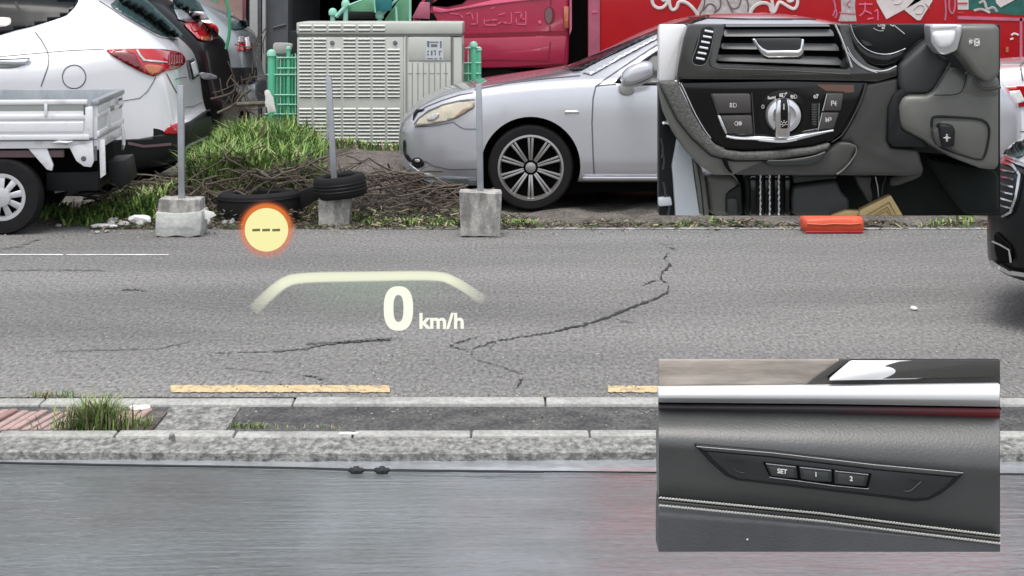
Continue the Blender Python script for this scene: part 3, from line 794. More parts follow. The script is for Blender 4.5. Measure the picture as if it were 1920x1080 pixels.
def wheel(rt, x, y, z, R, w, side, kind, rimR, label=None):
    """side=-1: outer face towards the street"""
    t = bmesh.new(); o = side * w / 2
    prof = [(rimR, -w/2), (rimR + .02, -w*.52), (R*.95, -w*.5), (R, -w*.36), (R, w*.36), (R*.95, w*.5), (rimR + .02, w*.52), (rimR, w/2)]
    lathe(t, prof, (x, y, z), 'y', 56, close=False)
    wh = part('wheel', t, 'tyre', rt)
    b = bmesh.new(); lathe(b, [(rimR - .004, .02), (rimR - .012, side * .03), (rimR*.97, 0), (.02, side * -.01)], (x, y + side * w * .18, z), 'y', 40, close=False)
    part('brake_shadow', b, 'deep_black', wh)
    b = bmesh.new(); yo = y + side * w * .47
    if kind == 'alloy':
        lathe(b, [(rimR + .004, 0), (rimR + .006, side*.012), (rimR - .010, side*.014), (rimR - .022, -side*.01), (rimR - .02, -side*.05)], (x, yo, z), 'y', 48, close=False)
        part('rim', b, 'alloy', wh)
        for k in range(10):
            a0 = 2*PI*k/10 + PI/2
            for da in (-1, 1):
                b = bmesh.new()
                ai, ao = a0 + da * .13, a0 + da * .062
                p0 = Vector((x + math.cos(ai)*.055, yo - side*.012, z + math.sin(ai)*.055)); p1 = Vector((x + math.cos(ao)*(rimR-.008), yo + side*.002, z + math.sin(ao)*(rimR-.008)))
                dd = (p1 - p0).normalized(); nrm = Vector((-dd.z, 0, dd.x))
                w0, w1 = .0070, .0095
                prism(b, [p0 - nrm*w0, p0 + nrm*w0, p1 + nrm*w1, p1 - nrm*w1], (0, -side*.02, 0)); part('spoke', b, 'alloy', wh, bevel=.002)
        b = bmesh.new(); lathe(b, [(.042, -side*.01), (.038, side*.004), (.02, side*.008), (.002, side*.008)], (x, yo - side*.008, z), 'y', 24, close=False); part('hub_cap', b, 'alloy', wh)
    elif kind == 'hubcap':
        lathe(b, [(rimR + .006, -side*.01), (rimR + .002, side*.006), (rimR - .02, side*.006), (rimR - .03, -side*.012)], (x, yo, z), 'y', 48, close=False); part('rim', b, 'hubcap', wh)
        for k in range(9):
            a = 2*PI*k/9 + .2; b = bmesh.new()
            def pt(r_, aa, dy): return Vector((x + math.cos(aa)*r_, yo + dy, z + math.sin(aa)*r_))
            prism(b, [pt(.05, a-.35, side*.02), pt(.05, a+.35, side*.02), pt(rimR-.015, a+.17, 0), pt(rimR-.005, a, side*.003), pt(rimR-.015, a-.17, 0)], (0, -side*.012, 0)); part('spoke', b, 'hubcap', wh, bevel=.003)
        b = bmesh.new(); lathe(b, [(.066, 0), (.062, side*.03), (.03, side*.036), (.002, side*.036)], (x, yo, z), 'y', 24, close=False); part('hub_cap', b, 'hubcap', wh)
    else:
        lathe(b, [(rimR, -side*.01), (rimR*.9, -side*.02), (rimR*.5, side*.01), (.002, side*.01)], (x, yo, z), 'y', 32, close=False); part('rim', b, 'alloy', wh)
    return wh

# ================================================================== silver sedan
SX0, SYC, SW = -.885, 15.2, .915
def W_s(x): return curve([(0, .50), (.03, .60), (.08, .69), (.16, .765), (.3, .835), (.5, .88), (.8, .905), (1.2, .915), (3.9, .915), (4.4, .88), (4.7, .80), (4.85, .6)], x)
zb_s = [(0, .36), (.06, .27), (.14, .215), (.4, .19), (4.3, .2), (4.85, .36)]
zsh = [(0, .60), (.05, .66), (.12, .715), (.22, .78), (.35, .84), (.55, .895), (.8, .935), (1.1, .965), (1.4, .985), (2, 1.00), (3.6, 1.03), (4.4, 1.02), (4.85, .8)]
zh_s = [(0, .62), (.05, .69), (.12, .765), (.2, .815), (.35, .875), (.55, .925), (.8, .97), (1.05, 1.005), (1.30, 1.045), (1.36, 1.06), (1.6, 1.17), (1.9, 1.325), (2.15, 1.425), (2.4, 1.475), (2.8, 1.49), (3.3, 1.46), (3.6, 1.38), (3.9, 1.24), (4.15, 1.12), (4.5, 1.09), (4.8, 1.05), (4.85, .9)]
def sec_s(x):
    W, zb, zs, zt = W_s(x), curve(zb_s, x), curve(zsh, x), curve(zh_s, x)
    tumble = curve([(1.3, 0), (2.3, 1), (3.6, 1), (4.2, 0)], x)
    rh = zs + (zt - zs) * (.62 + .26 * tumble)          # roof or hood edge
    yi = lerp(W - .22, .60, tumble)
    h = [(0, zb), (W*.8, zb), (W - .045, zb + .015), (W - .008, zb + .09), (W + (.0 if x < .5 else .004), lerp(zb, zs, .45)), (W - .003, lerp(zb, zs, .72)),
         (W - .018, zs - .045), (W - .06, zs), (W - .10 - .02 * tumble, zs + .018), (yi, rh), (yi * .62, lerp(rh, zt, .72)), (0, zt)]
    return h
xs = [0, .02, .05, .09, .14, .2, .28, .36, .46, .58, .72, .9, 1.1, 1.25, 1.33, 1.37, 1.45, 1.6, 1.75, 1.9, 2.05, 2.2, 2.4, 2.65, 2.9, 3.2, 3.5, 3.7, 3.9, 4.15, 4.4, 4.6, 4.75, 4.83, 4.85]
sed = root('silver_sedan', (SX0 + 2.4, SYC, 0), 'silver sedan with yellowed headlight and many-spoked alloy wheels parked facing left', 'car')
body = part('body', loft_body(xs, sec_s, SX0, 1, SYC), 'silver_car_paint', sed, fixit=False)
body.data.materials.append(MATS['deep_black']); subdivide(body, 1)
WX1, WZ, WR = (995 - 960) * 14.34 / F, .322, .322
body.data.transform(rootm(sed))   # to world for cutting
body.parent = None
boolean_cut(body, [cutter(WX1, SYC - SW, WZ + .01, .375, .32), cutter(WX1 + 2.77, SYC - SW, WZ + .01, .375, .32), cutter(WX1, SYC + SW, WZ + .01, .375, .1), cutter(WX1 + 2.77, SYC + SW, WZ + .01, .375, .1)])
body.data.transform(rootm(sed).inverted()); body.parent = sed
for p in body.data.polygons: p.use_smooth = True
for e in body.data.edges: pass
bmx = bmesh.new(); bmx.from_mesh(body.data)
for e in bmx.edges:
    if len(e.link_faces) == 2: e.smooth = e.calc_face_angle(0) < math.radians(40)
bmx.to_mesh(body.data); bmx.free()
for dx in (0, 2.77):
    wheel(sed, WX1 + dx, SYC - SW + .125, WZ, WR, .22, -1, 'alloy', .243)
    wheel(sed, WX1 + dx, SYC + SW - .125, WZ, WR, .22, 1, 'plain', .243)
B = bvh_of([body])
def on(b, name, poly, m, rt, step=6, off=.004, label=None, **k):
    return part(name, proj_patch(b, poly, step, off, **k), m, rt, fixit=False, label=label)
def line(b, name, pts, w, m, rt, off=.003, **k):
    return part(name, proj_line(b, pts, w, off), m, rt, fixit=False, **k)
# headlight: cream cloudy lens with a brown inner bar
ub = bmesh.new(); box(ub, SX0 + .35, SX0 + 4.5, SYC - .70, SYC + .70, .12, .4); part('underbody', ub, 'deep_black', sed)
hl = on(B, 'headlight', smoothpoly([(787, 222), (806, 208), (832, 197), (862, 190), (890, 187), (890, 198), (872, 212), (846, 225), (815, 232), (788, 236), (778, 234)], 2), 'lamp_cream', sed, 5, .010, label='headlight yellowed and cloudy with age')
part('reflector', proj_patch(B, [(851, 221), (868, 205), (888, 198), (889, 202), (870, 214), (854, 223)], 4, .014), 'lamp_inner', hl, fixit=False)
part('reflector', proj_patch(B, smoothpoly([(800, 222), (812, 214), (826, 212), (822, 222), (806, 229)], 2), 4, .014), 'lamp_clear', hl, fixit=False)
part('lens_edge', proj_line(B, [(778, 234), (787, 222), (806, 208), (832, 197), (862, 190), (890, 187)], 2.0, .013), 'seam', hl, fixit=False)
part('lens_edge', proj_line(B, [(780, 237), (815, 232), (846, 225), (872, 212), (890, 198)], 2.0, .013), 'seam', hl, fixit=False)
line(B, 'hood_seam', [(780, 212), (800, 200), (830, 188), (862, 178), (888, 174)], 1.8, 'seam', sed)
line(B, 'bumper_seam', [(778, 238), (815, 236), (850, 229), (862, 238), (872, 242), (896, 242)], 1.6, 'seam', sed)
on(B, 'grille_edge', [(776, 214), (781, 206), (796, 205), (793, 208), (784, 211), (779, 219), (775, 226)], 'black_plastic', sed, 4, .006)
on(B, 'lower_grille', smoothpoly([(757, 262), (762, 262), (762, 285), (772, 296), (772, 306), (762, 298), (757, 285)], 1), 'black_plastic', sed, 4, .006)
fog = on(B, 'fog_lamp', smoothpoly([(774, 296), (788, 294), (796, 302), (796, 312), (782, 316), (772, 308)], 2), 'black_plastic', sed, 4, .008)
part('lens', proj_patch(B, smoothpoly([(778, 298), (787, 297), (790, 303), (781, 304)], 2), 3, .012), 'lamp_clear', fog, fixit=False)
line(B, 'bumper_crease', [(796, 302), (815, 312), (845, 318), (895, 317)], 2.0, 'seam', sed)
on(B, 'splitter', [(764, 302), (785, 318), (812, 330), (898, 334), (898, 348), (820, 347), (790, 336)], 'grey_car_paint', sed, 6, .010)
line(B, 'door_seam', [(1232, 84), (1180, 118), (1140, 145), (1117, 162), (1112, 185), (1110, 230), (1112, 290), (1114, 326)], 2.4, 'seam', sed)
line(B, 'fender_seam', [(1117, 162), (1128, 160), (1155, 158)], 1.8, 'seam', sed)
line(B, 'hood_side_seam', [(890, 168), (960, 155), (1030, 147), (1088, 142)], 1.6, 'seam', sed)
on(B, 'sill_trim', [(1092, 330), (1250, 330), (1250, 336), (1092, 336)], 'silver_car_paint', sed, 8, .016)
line(B, 'sill_shadow', [(1092, 339), (1420, 339), (1800, 339)], 3.2, 'seam', sed, .004)
badge = on(B, 'fender_badge', [(1058, 210), (1062, 208), (1085, 208), (1086, 212), (1060, 213)], 'chrome', sed, 4, .006)
line(B, 'wiper', [(1058, 127), (1075, 133), (1088, 131)], 3, 'black_plastic', sed, .02)
# glass: windscreen edge, side window
on(B, 'windscreen', [(1064, 126), (1085, 116), (1130, 97), (1180, 76), (1240, 52), (1300, 34), (1330, 28), (1330, 34), (1240, 62), (1180, 88), (1130, 112), (1090, 133), (1075, 134)], 'glass_dark', sed, 6, .004)
on(B, 'side_window', [(1150, 155), (1178, 131), (1232, 96), (1300, 66), (1400, 52), (1500, 56), (1600, 74), (1640, 110), (1650, 158), (1400, 160), (1200, 160)], 'glass_dark', sed, 10, .004)
line(B, 'window_trim', [(1148, 157), (1180, 128), (1232, 93), (1300, 63)], 2.2, 'chrome', sed, .008)
on(B, 'windscreen_pillar', [(1092, 138), (1140, 112), (1190, 86), (1232, 66), (1234, 74), (1190, 97), (1140, 125), (1110, 142)], 'silver_car_paint', sed, 6, .010)
line(B, 'roof_joint', [(1290, 33), (1400, 36), (1550, 36), (1600, 40)], 2, 'black_plastic', sed)
# door mirror
bm = bmesh.new(); Ym = 14.12
nu = 12; rings = []
mp = smoothpoly([(1163, 152), (1166, 134), (1190, 118), (1212, 113), (1225, 118), (1227, 132), (1222, 144), (1190, 158), (1168, 161)], 2)
cx_, cy_ = 1196, 138
for dd, sc_ in ((-.085, .55), (-.075, .80), (-.04, .97), (0, 1.0), (.06, .97)):
    rings.append([bm.verts.new(P(cx_ + (x - cx_) * sc_, cy_ + (y - cy_) * sc_, Ym) + Vector((0, dd, 0))) for x, y in mp])
for a, b in zip(rings, rings[1:]):
    for k in range(len(mp)): bm.faces.new((a[k], a[(k+1) % len(mp)], b[(k+1) % len(mp)], b[k]))
bm.faces.new(rings[0]); bm.faces.new(rings[-1])
mir = part('door_mirror', bm, 'silver_car_paint', sed, angle=60)
bm = bmesh.new(); mp = smoothpoly([(1166, 155), (1190, 160), (1222, 145), (1226, 140), (1222, 150), (1195, 164), (1168, 164)], 1)
prism(bm, [P(x, y, Ym - .02) for x, y in mp], (0, .08, 0)); part('mirror_underside', bm, 'shed_post', mir, bevel=.004)
bm = bmesh.new(); prism(bm, [P(x, y, 14.24) for x, y in smoothpoly([(1160, 158), (1180, 158), (1192, 170), (1184, 178), (1170, 178), (1161, 170)], 2)], (0, .12, 0)); part('mirror_foot', bm, 'shed_post', mir, bevel=.006)

# ================================================================== suv bodies (tail end detailed)
def W_u(x, W=.94): return W * curve([(0, .66), (.03, .74), (.09, .83), (.2, .91), (.4, .965), (.7, .99), (1.0, 1), (3.9, 1), (4.3, .94), (4.6, .78), (4.7, .6)], x)
def suv(name, X0, d, yc, label, paint, ytop=1.69, cutw=True, deck=False):
    zb_ = [(0, .36), (.1, .27), (.4, .22), (4.2, .22), (4.7, .38)]
    zt_ = [(0, .60), (.045, .64), (.075, .66), (.10, .86), (.12, 1.02), (.15, 1.13), (.19, 1.20), (.26, 1.265), (.40, 1.38), (.55, 1.50), (.72, 1.60), (.95, 1.655), (1.5, ytop), (2.4, ytop), (2.9, 1.62), (3.3, 1.40), (3.6, 1.13), (3.9, 1.08), (4.4, .98), (4.62, .82), (4.7, .6)]
    if deck: zt_ = [(0, .60), (.045, .64), (.075, .66), (.10, .86), (.12, .98), (.16, 1.05), (.3, 1.08), (.9, 1.11), (1.3, 1.32), (1.8, 1.44), (2.8, 1.44), (3.3, 1.2), (3.6, 1.0), (4.4, .9), (4.62, .8), (4.7, .6)]
    zs_ = [(0, .55), (.10, .62), (.16, 1.02), (.3, 1.12), (.5, 1.20), (1.0, 1.10), (3.5, 1.0), (4.7, .75)]
    def sec(x):
        W, zb, zt = W_u(x), curve(zb_, x), curve(zt_, x); zs = min(curve(zs_, x), zt - .035)
        tb = curve([(.2, 0), (.9, 1), (2.9, 1), (3.6, 0)], x)
        rh = zs + (zt - zs) * (.60 + .30 * tb); yi = lerp(W - .13, .62, tb)
        return [(0, zb), (W*.8, zb), (W - .05, zb + .02), (W - .012, zb + .08), (W - .004, lerp(zb, zs, .38)), (W - .024, lerp(zb, zs, .7)), (W - .004, zs - .06), (W - .050, zs), (W - .075 - .03 * tb, zs + min(.03, (zt - zs) * .3)), (yi, rh), (yi * .62, lerp(rh, zt, .75)), (0, zt)]
    xs = [0, .02, .045, .07, .085, .10, .12, .15, .19, .24, .31, .40, .50, .62, .75, .9, 1.1, 1.5, 2.0, 2.4, 2.8, 3.1, 3.35, 3.6, 3.8, 4.1, 4.4, 4.55, 4.65, 4.7]
    rt = root(name, (X0 + d * 2.3, yc, 0), label, 'car')
    ub = bmesh.new(); xa, xb = sorted((X0 + d * .35, X0 + d * 4.3)); box(ub, xa, xb, yc - .78, yc + .78, .13, .5); part('underbody', ub, 'deep_black', rt)
    bd = part('body', loft_body(xs, sec, X0, d, yc), paint, None, fixit=False); bd.data.materials.append(MATS['deep_black']); subdivide(bd, 1)
    if cutw: boolean_cut(bd, [cutter(X0 + d * 1.0, yc - .94, .36, .40, .32), cutter(X0 + d * 3.7, yc - .94, .36, .40, .32)])
    bm = bmesh.new(); bm.from_mesh(bd.data)
    for f in bm.faces: f.smooth = True
    for e in bm.edges:
        if len(e.link_faces) == 2: e.smooth = e.calc_face_angle(0) < math.radians(40)
    bm.to_mesh(bd.data); bm.free()
    bd.parent = rt; bd.data.transform(rootm(rt).inverted())
    if cutw:
        for dx in (1.0, 3.7):
            wheel(rt, X0 + d * dx, yc - .94 + .13, .35, .35, .24, -1, 'alloy', .24); wheel(rt, X0 + d * dx, yc + .94 - .13, .35, .35, .24, 1, 'plain', .24)
    return rt, bd
SUVY = 15.88
wsuv, wb_ = suv('white_suv', -2.595, -1, SUVY, 'white suv seen from its rear corner with red wrap-around tail lamp, behind the white pickup', 'white_car_paint')
wb_.data.materials.append(MATS['black_plastic']); rm_ = rootm(wsuv)
for p in wb_.data.polygons:
    c_ = rm_ @ p.center
    if c_.z < .42 + .17 * max(0, min(1, (c_.x + 3.05) / .4)) and p.material_index == 0: p.material_index = len(wb_.data.materials) - 1
B = bvh_of([wb_])
on(B, 'side_window', [(-60, -20), (146, -20), (147, 2), (140, 14), (125, 29), (100, 38), (60, 50), (30, 57), (0, 66), (-60, 84)], 'glass_dark', wsuv, 8, .005)
line(B, 'window_pillar', [(28, 4), (40, 25), (52, 50)], 5, 'black_plastic', wsuv, .008)
on(B, 'window_sticker', smoothpoly([(-20, 33), (18, 33), (22, 38), (20, 50), (-20, 54)], 1), 'paper_white', wsuv, 6, .009)
on(B, 'rear_window', smoothpoly([(204, 11), (216, 2), (230, -12), (262, -14), (300, 22), (346, 66), (343, 70), (320, 71), (296, 66), (262, 47), (232, 30)], 1), 'glass_teal', wsuv, 6, .006)
line(B, 'rear_window_edge', [(262, -12), (300, 24), (346, 68)], 4, 'black_plastic', wsuv, .009)
line(B, 'hatch_side_seam', [(186, 2), (205, 14), (232, 33), (262, 50), (296, 69), (322, 75), (350, 73)], 1.4, 'seam', wsuv)
tl = on(B, 'tail_lamp', smoothpoly([(198, 95), (205, 94), (250, 92), (300, 93), (332, 97), (343, 104), (347, 115), (340, 125), (330, 130), (312, 132), (300, 138), (292, 143), (284, 143), (262, 134), (236, 120), (212, 106)], 1), 'lamp_red', wsuv, 5, .010)
part('reflector', proj_patch(B, [(258, 94), (264, 105), (272, 113), (312, 117), (312, 119.5), (290, 119), (268, 116), (260, 106), (254, 95)], 4, .014), 'lamp_clear', tl, fixit=False, label='pale curved strip inside the tail lamp')
part('reflector', proj_patch(B, smoothpoly([(270, 121), (300, 124), (304, 130), (292, 140), (284, 141), (272, 132)], 1), 4, .0135), 'lamp_amber', tl, fixit=False, label='amber corner of the tail lamp')
part('reflector', proj_patch(B, smoothpoly([(200, 97), (250, 96), (262, 118), (272, 134), (240, 121)], 1), 5, .012), 'lamp_red_dark', tl, fixit=False)
for i in range(6):
    part('cell', proj_patch(B, [(314 + i*4.6, 104), (317 + i*4.6, 104), (317 + i*4.6, 124 - i*.8), (314 + i*4.6, 124 - i*.8)], 4, .014), 'lamp_red_dark', tl, fixit=False)
cc = [(139 + 22*math.cos(a*.2618), 144 + 22*math.sin(a*.2618)) for a in range(-22, 8)]
line(B, 'fuel_flap_seam', cc, 1.8, 'seam', wsuv)
line(B, 'door_seam', [(66, 60), (78, 76), (88, 94), (92, 108), (90, 126), (84, 142), (77, 162)], 1.9, 'seam', wsuv)
line(B, 'bumper_seam', [(292, 144), (286, 156), (276, 172), (262, 184), (226, 190)], 1.4, 'seam', wsuv)
line(B, 'bumper_seam', [(312, 138), (320, 154), (330, 172), (337, 180)], 1.6, 'seam', wsuv)
line(B, 'waist_crease', [(-20, 108), (60, 101), (130, 95), (196, 92)], 1.6, 'seam', wsuv, .001)
hd = on(B, 'door_handle', smoothpoly([(-10, 113), (50, 110), (60, 112), (58, 118), (40, 123), (-10, 120)], 1), 'white_car_paint', wsuv, 5, .03)
part('handle_strip', proj_patch(B, [(-10, 114), (52, 112), (58, 115), (-10, 118)], 5, .034), 'chrome', hd, fixit=False)
part('handle_recess', proj_patch(B, smoothpoly([(-10, 120), (40, 122), (50, 120), (30, 128), (-10, 128)], 1), 5, .004), 'cabinet_gap_light', hd, fixit=False)
on(B, 'plate_frame', [(349, 115), (362, 109), (373, 141), (360, 150)], 'black_plastic', wsuv, 4, .006)
on(B, 'licence_plate', [(355, 119), (363, 115), (370, 139), (361, 145)], 'sticker', wsuv, 4, .012)
line(B, 'plate_recess_edge', [(350, 115), (352, 126), (357, 148)], 3.4, 'seam', wsuv, .008)
line(B, 'hatch_step', [(348, 114), (358, 113), (370, 110)], 2.2, 'seam', wsuv, .008)
line(B, 'hatch_handle_edge', [(328, 149), (340, 146), (350, 145)], 1.6, 'seam', wsuv, .005)
line(B, 'hatch_bottom_seam', [(346, 201), (362, 200), (378, 192)], 1.6, 'seam', wsuv, .004)
clad = on(B, 'bumper_cladding', [(214, 262), (260, 260), (306, 252), (330, 241), (358, 226), (378, 212), (394, 204), (394, 262), (386, 272), (368, 284), (346, 300), (300, 312), (214, 320)], 'black_plastic', wsuv, 7, .008)
part('cladding_ridge', proj_line(B, [(345, 280), (352, 272), (388, 256)], 4, .012), 'shed_post', clad, fixit=False)
part('cladding_ridge', proj_line(B, [(240, 268), (270, 274), (320, 270)], 5, .012), 'print_dark', clad, fixit=False)
on(B, 'bumper_reflector', smoothpoly([(304, 251), (312, 238), (324, 233), (340, 230), (340, 250), (322, 252)], 1), 'lamp_red', wsuv, 4, .014)
# sill cladding along the side
on(B, 'sill_cladding', [(-60, 300), (200, 296), (214, 262), (225, 262), (225, 326), (-60, 330)], 'black_plastic', wsuv, 10, .008)

# black suv further back
bsuv, bb_ = suv('black_suv', (437 - 960) * 19.2 / F, -1, 19.2, 'black suv with large red tail lamp behind the white suv', 'black_car_paint', 1.78)
B = bvh_of([bb_])
on(B, 'rear_window', [(322, -15), (352, -15), (375, 6), (392, 36), (345, 41), (325, 14)], 'glass_teal', bsuv, 6, .006)
on(B, 'painted_hatch_reflection', [(325, 19), (384, 22), (392, 37), (345, 41), (334, 38)], 'galvanised', bsuv, 6, .010, label='grey reflection painted on the hatch glass')  # grey patch paints the reflection in the hatch glass
t2 = on(B, 'tail_lamp', smoothpoly([(343, 46), (352, 43), (395, 42), (408, 48), (411, 60), (405, 74), (396, 78), (374, 78), (362, 66), (352, 56)], 1), 'lamp_red', bsuv, 4, .012)
part('reflector', proj_patch(B, [(393, 66), (407, 62), (405, 74), (394, 77)], 3, .016), 'lamp_clear', t2, fixit=False)
part('reflector', proj_patch(B, [(374, 70), (392, 70), (392, 77), (376, 77)], 3, .016), 'lamp_amber', t2, fixit=False)
part('reflector', proj_patch(B, [(353, 46), (370, 46), (372, 60), (362, 62)], 3, .016), 'lamp_red', t2, fixit=False)
on(B, 'bumper_insert', smoothpoly([(372, 134), (402, 140), (408, 148), (384, 150), (376, 146)], 1), 'galvanised', bsuv, 4, .012)
line(B, 'hatch_seam', [(345, 40), (395, 42), (404, 20), (392, 0)], 3, 'maroon_wall', bsuv, .01)
# grey hatchback further back
gx = (494 - 960) * 22.6 / F
gsuv, gb_ = suv('grey_hatchback', gx, -1, 22.6, 'grey green hatchback with red tail lamp, farthest of the cars at the left', 'grey_car_paint', 1.55)
B = bvh_of([gb_])
on(B, 'rear_window', smoothpoly([(428, 40), (455, 38), (462, 34), (467, 54), (430, 58)], 1), 'glass_teal', gsuv, 4, .008)
line(B, 'spoiler_edge', [(425, 29), (450, 28), (466, 30)], 5, 'galvanised', gsuv, .015)
t3 = on(B, 'tail_lamp', [(445, 82), (472, 80), (472, 96), (445, 96)], 'lamp_red', gsuv, 4, .012)
part('reflector', proj_patch(B, [(446, 70), (456, 68), (458, 80), (446, 80)], 3, .013), 'lamp_clear', t3, fixit=False)
on(B, 'licence_plate', [(457, 71), (464, 70), (468, 90), (460, 93)], 'litter', gsuv, 3, .016)
on(B, 'bumper', [(428, 126), (480, 127), (481, 150), (472, 158), (440, 158), (430, 145)], 'black_plastic', gsuv, 5, .012)
# white car at the far right edge, tail towards the left
RX = (1772 - 960) * 15.4 / F
wcar, wc_ = suv('white_hatchback', RX, 1, 15.4, 'white car with angular red tail lamp at the right edge, behind the black car', 'white_car_paint', 1.5, deck=True)
B = bvh_of([wc_])
t4 = on(B, 'tail_lamp', [(1862, 162), (1925, 160), (1960, 160), (1960, 198), (1908, 200), (1890, 184), (1874, 174), (1862, 170)], 'lamp_red', wcar, 5, .012)
part('reflector', proj_patch(B, [(1886, 171), (1912, 169), (1922, 190), (1908, 194)], 4, .016), 'litter', t4, fixit=False)
line(B, 'hatch_seam', [(1904, 204), (1898, 215), (1905, 226), (1902, 244), (1925, 248)], 2, 'seam', wcar)
line(B, 'fender_seam', [(1930, 108), (1913, 124), (1918, 152)], 3, 'seam', wcar)

# ================================================================== black car on the road at the right (front corner)
DX0, DYC, DROT = 2.50, 9.9, math.radians(-18)
def sec_d(x):
    W = curve([(0, .42), (.03, .56), (.10, .70), (.22, .80), (.45, .88), (.9, .92), (4, .92), (4.7, .8)], x)
    zb = curve([(0, .30), (.1, .25), (.4, .20), (4.7, .25)], x)
    zt = curve([(0, .50), (.02, .70), (.05, .80), (.12, .86), (.4, .93), (1.0, 1.0), (1.4, 1.05), (1.9, 1.35), (2.3, 1.50), (3.4, 1.50), (4.4, 1.05), (4.7, .8)], x)
    zs = min(curve([(0, .6), (.2, .80), (.6, .90), (1.3, .98), (4.7, .95)], x), zt - .03)
    tb = curve([(1.3, 0), (2.2, 1), (3.6, 1), (4.2, 0)], x); rh = zs + (zt - zs) * (.6 + .28 * tb); yi = lerp(W - .2, .6, tb)
    return [(0, zb), (W*.8, zb), (W - .05, zb + .02), (W - .01, zb + .1), (W, lerp(zb, zs, .45)), (W - .004, lerp(zb, zs, .7)), (W - .02, zs - .04), (W - .06, zs), (W - .1, zs + .015), (yi, rh), (yi*.6, lerp(rh, zt, .72)), (0, zt)]
dcar = root('black_car', (DX0 + 2.3, DYC, 0), 'black car entering at the right edge, its front corner with grille and silver lip showing', 'car')
dbm = loft_body([0, .015, .03, .05, .08, .12, .18, .26, .38, .5, .7, .9, 1.2, 1.38, 1.6, 1.9, 2.2, 2.6, 3.2, 3.6, 4.0, 4.4, 4.6, 4.7], sec_d, DX0, 1, DYC)
DM = Matrix.Translation((DX0, DYC, 0)) @ Matrix.Rotation(DROT, 4, 'Z') @ Matrix.Translation((-DX0, -DYC, 0))
for v in dbm.verts: v.co = DM @ v.co
db = part('body', dbm, 'black_car_paint', dcar, fixit=False); subdivide(db, 1)
ub = bmesh.new(); box(ub, DX0 + .35, DX0 + 4.4, DYC - .7, DYC + .7, .14, .4)
for v in ub.verts: v.co = DM @ v.co
part('underbody', ub, 'deep_black', dcar)
wheel(dcar, (DM @ Vector((DX0 + .93, DYC - .78, 0))).x, (DM @ Vector((DX0 + .93, DYC - .78, 0))).y, .34, .34, .24, -1, 'alloy', .24); wheel(dcar, (DM @ Vector((DX0 + .93, DYC + .78, 0))).x, (DM @ Vector((DX0 + .93, DYC + .78, 0))).y, .34, .34, .24, 1, 'plain', .24)
wheel(dcar, (DM @ Vector((DX0 + 3.7, DYC - .78, 0))).x, (DM @ Vector((DX0 + 3.7, DYC - .78, 0))).y, .34, .34, .24, -1, 'alloy', .24); wheel(dcar, (DM @ Vector((DX0 + 3.7, DYC + .78, 0))).x, (DM @ Vector((DX0 + 3.7, DYC + .78, 0))).y, .34, .34, .24, 1, 'plain', .24)
B = bvh_of([db])
gr = on(B, 'grille', smoothpoly([(1874, 306), (1900, 316), (1912, 330), (1904, 370), (1896, 396), (1880, 404), (1868, 400), (1866, 330)], 1), 'black_plastic', dcar, 5, .008)
for i in range(6):
    y = 322 + i * 13; part('slat', proj_line(B, [(1866, y - 8), (1885, y), (1906 - i, y + 4)], 3, .016), 'chrome', gr, fixit=False)
part('grille_surround', proj_line(B, [(1874, 303), (1902, 313), (1915, 330), (1908, 370), (1898, 398), (1882, 407)], 4.5, .014), 'chrome', gr, fixit=False)
h5 = on(B, 'headlight', smoothpoly([(1880, 288), (1896, 270), (1925, 255), (1960, 252), (1960, 320), (1925, 312), (1898, 302)], 1), 'lamp_clear', dcar, 5, .012)
part('lens', proj_patch(B, smoothpoly([(1898, 282), (1915, 274), (1928, 290), (1915, 302), (1900, 296)], 2), 4, .018), 'glass_teal', h5, fixit=False)
part('lamp_edge', proj_line(B, [(1878, 292), (1896, 304), (1924, 315)], 4, .016), 'chrome', h5, fixit=False)
part('lamp_edge', proj_line(B, [(1879, 286), (1896, 268), (1924, 252)], 2.5, .016), 'maroon_wall', h5, fixit=False)
on(B, 'air_intake', smoothpoly([(1866, 430), (1885, 448), (1900, 462), (1900, 492), (1880, 492), (1868, 478)], 1), 'deep_black', dcar, 5, .008)
for pts, w in (([(1866, 452), (1880, 458), (1897, 468), (1900, 490)], 3), ([(1862, 488), (1880, 500), (1896, 508), (1925, 512)], 6)):
    line(B, 'bumper_trim', pts, w, 'chrome', dcar, .018)
line(B, 'silver_lip', [(1864, 488), (1872, 504), (1884, 515), (1900, 525), (1914, 537)], 8, 'chrome', dcar, .014)

# ================================================================== red lorry
TY = 19.0
lor = root('red_lorry', ((1100 - 960) * TY / F, TY + 1.1, 0), 'large red lorry with a magenta cab and a red box body covered in pale graphics', 'lorry')
def pl(name, pts, m, rt, Y=TY, t=.05, bevel=0, label=None, sm=0):
    if sm: pts = smoothpoly(pts, sm)
    return part(name, plate(pts, Y, t), m, rt, bevel=bevel, label=label)
# cab: outline from the side, two metres wide
cab = [(770, 128), (768, 60), (776, 30), (806, -30), (850, -190), (880, -215), (1068, -215), (1068, 60), (1066, 125), (1040, 128)]
bm = bmesh.new(); prism(bm, [P(x, y, TY) for x, y in cab], (0, 2.1, 0)); part('cab', bm, 'magenta_paint', lor, bevel=.05, seg=3)
pl('cab_window', [(812, 10), (838, 12), (866, 6), (870, -20), (890, -150), (1040, -150), (1040, -12), (960, -10), (880, -2)], 'glass_dark', lor, TY - .012, .03, .005)
pl('windscreen_pillar', [(800, 14), (806, 16), (838, -60), (870, -150), (858, -150), (830, -60), (796, 2)], 'black_plastic', lor, TY - .014, .02)
pl('quarter_panel', [(812, 12), (838, 18), (874, 12), (932, -2), (1040, -8), (1040, -4), (958, 4), (900, 12), (828, 24), (812, 22)], 'faded_letter', lor, TY - .01, .02, .004, label='lighter pink shoulder of the door')
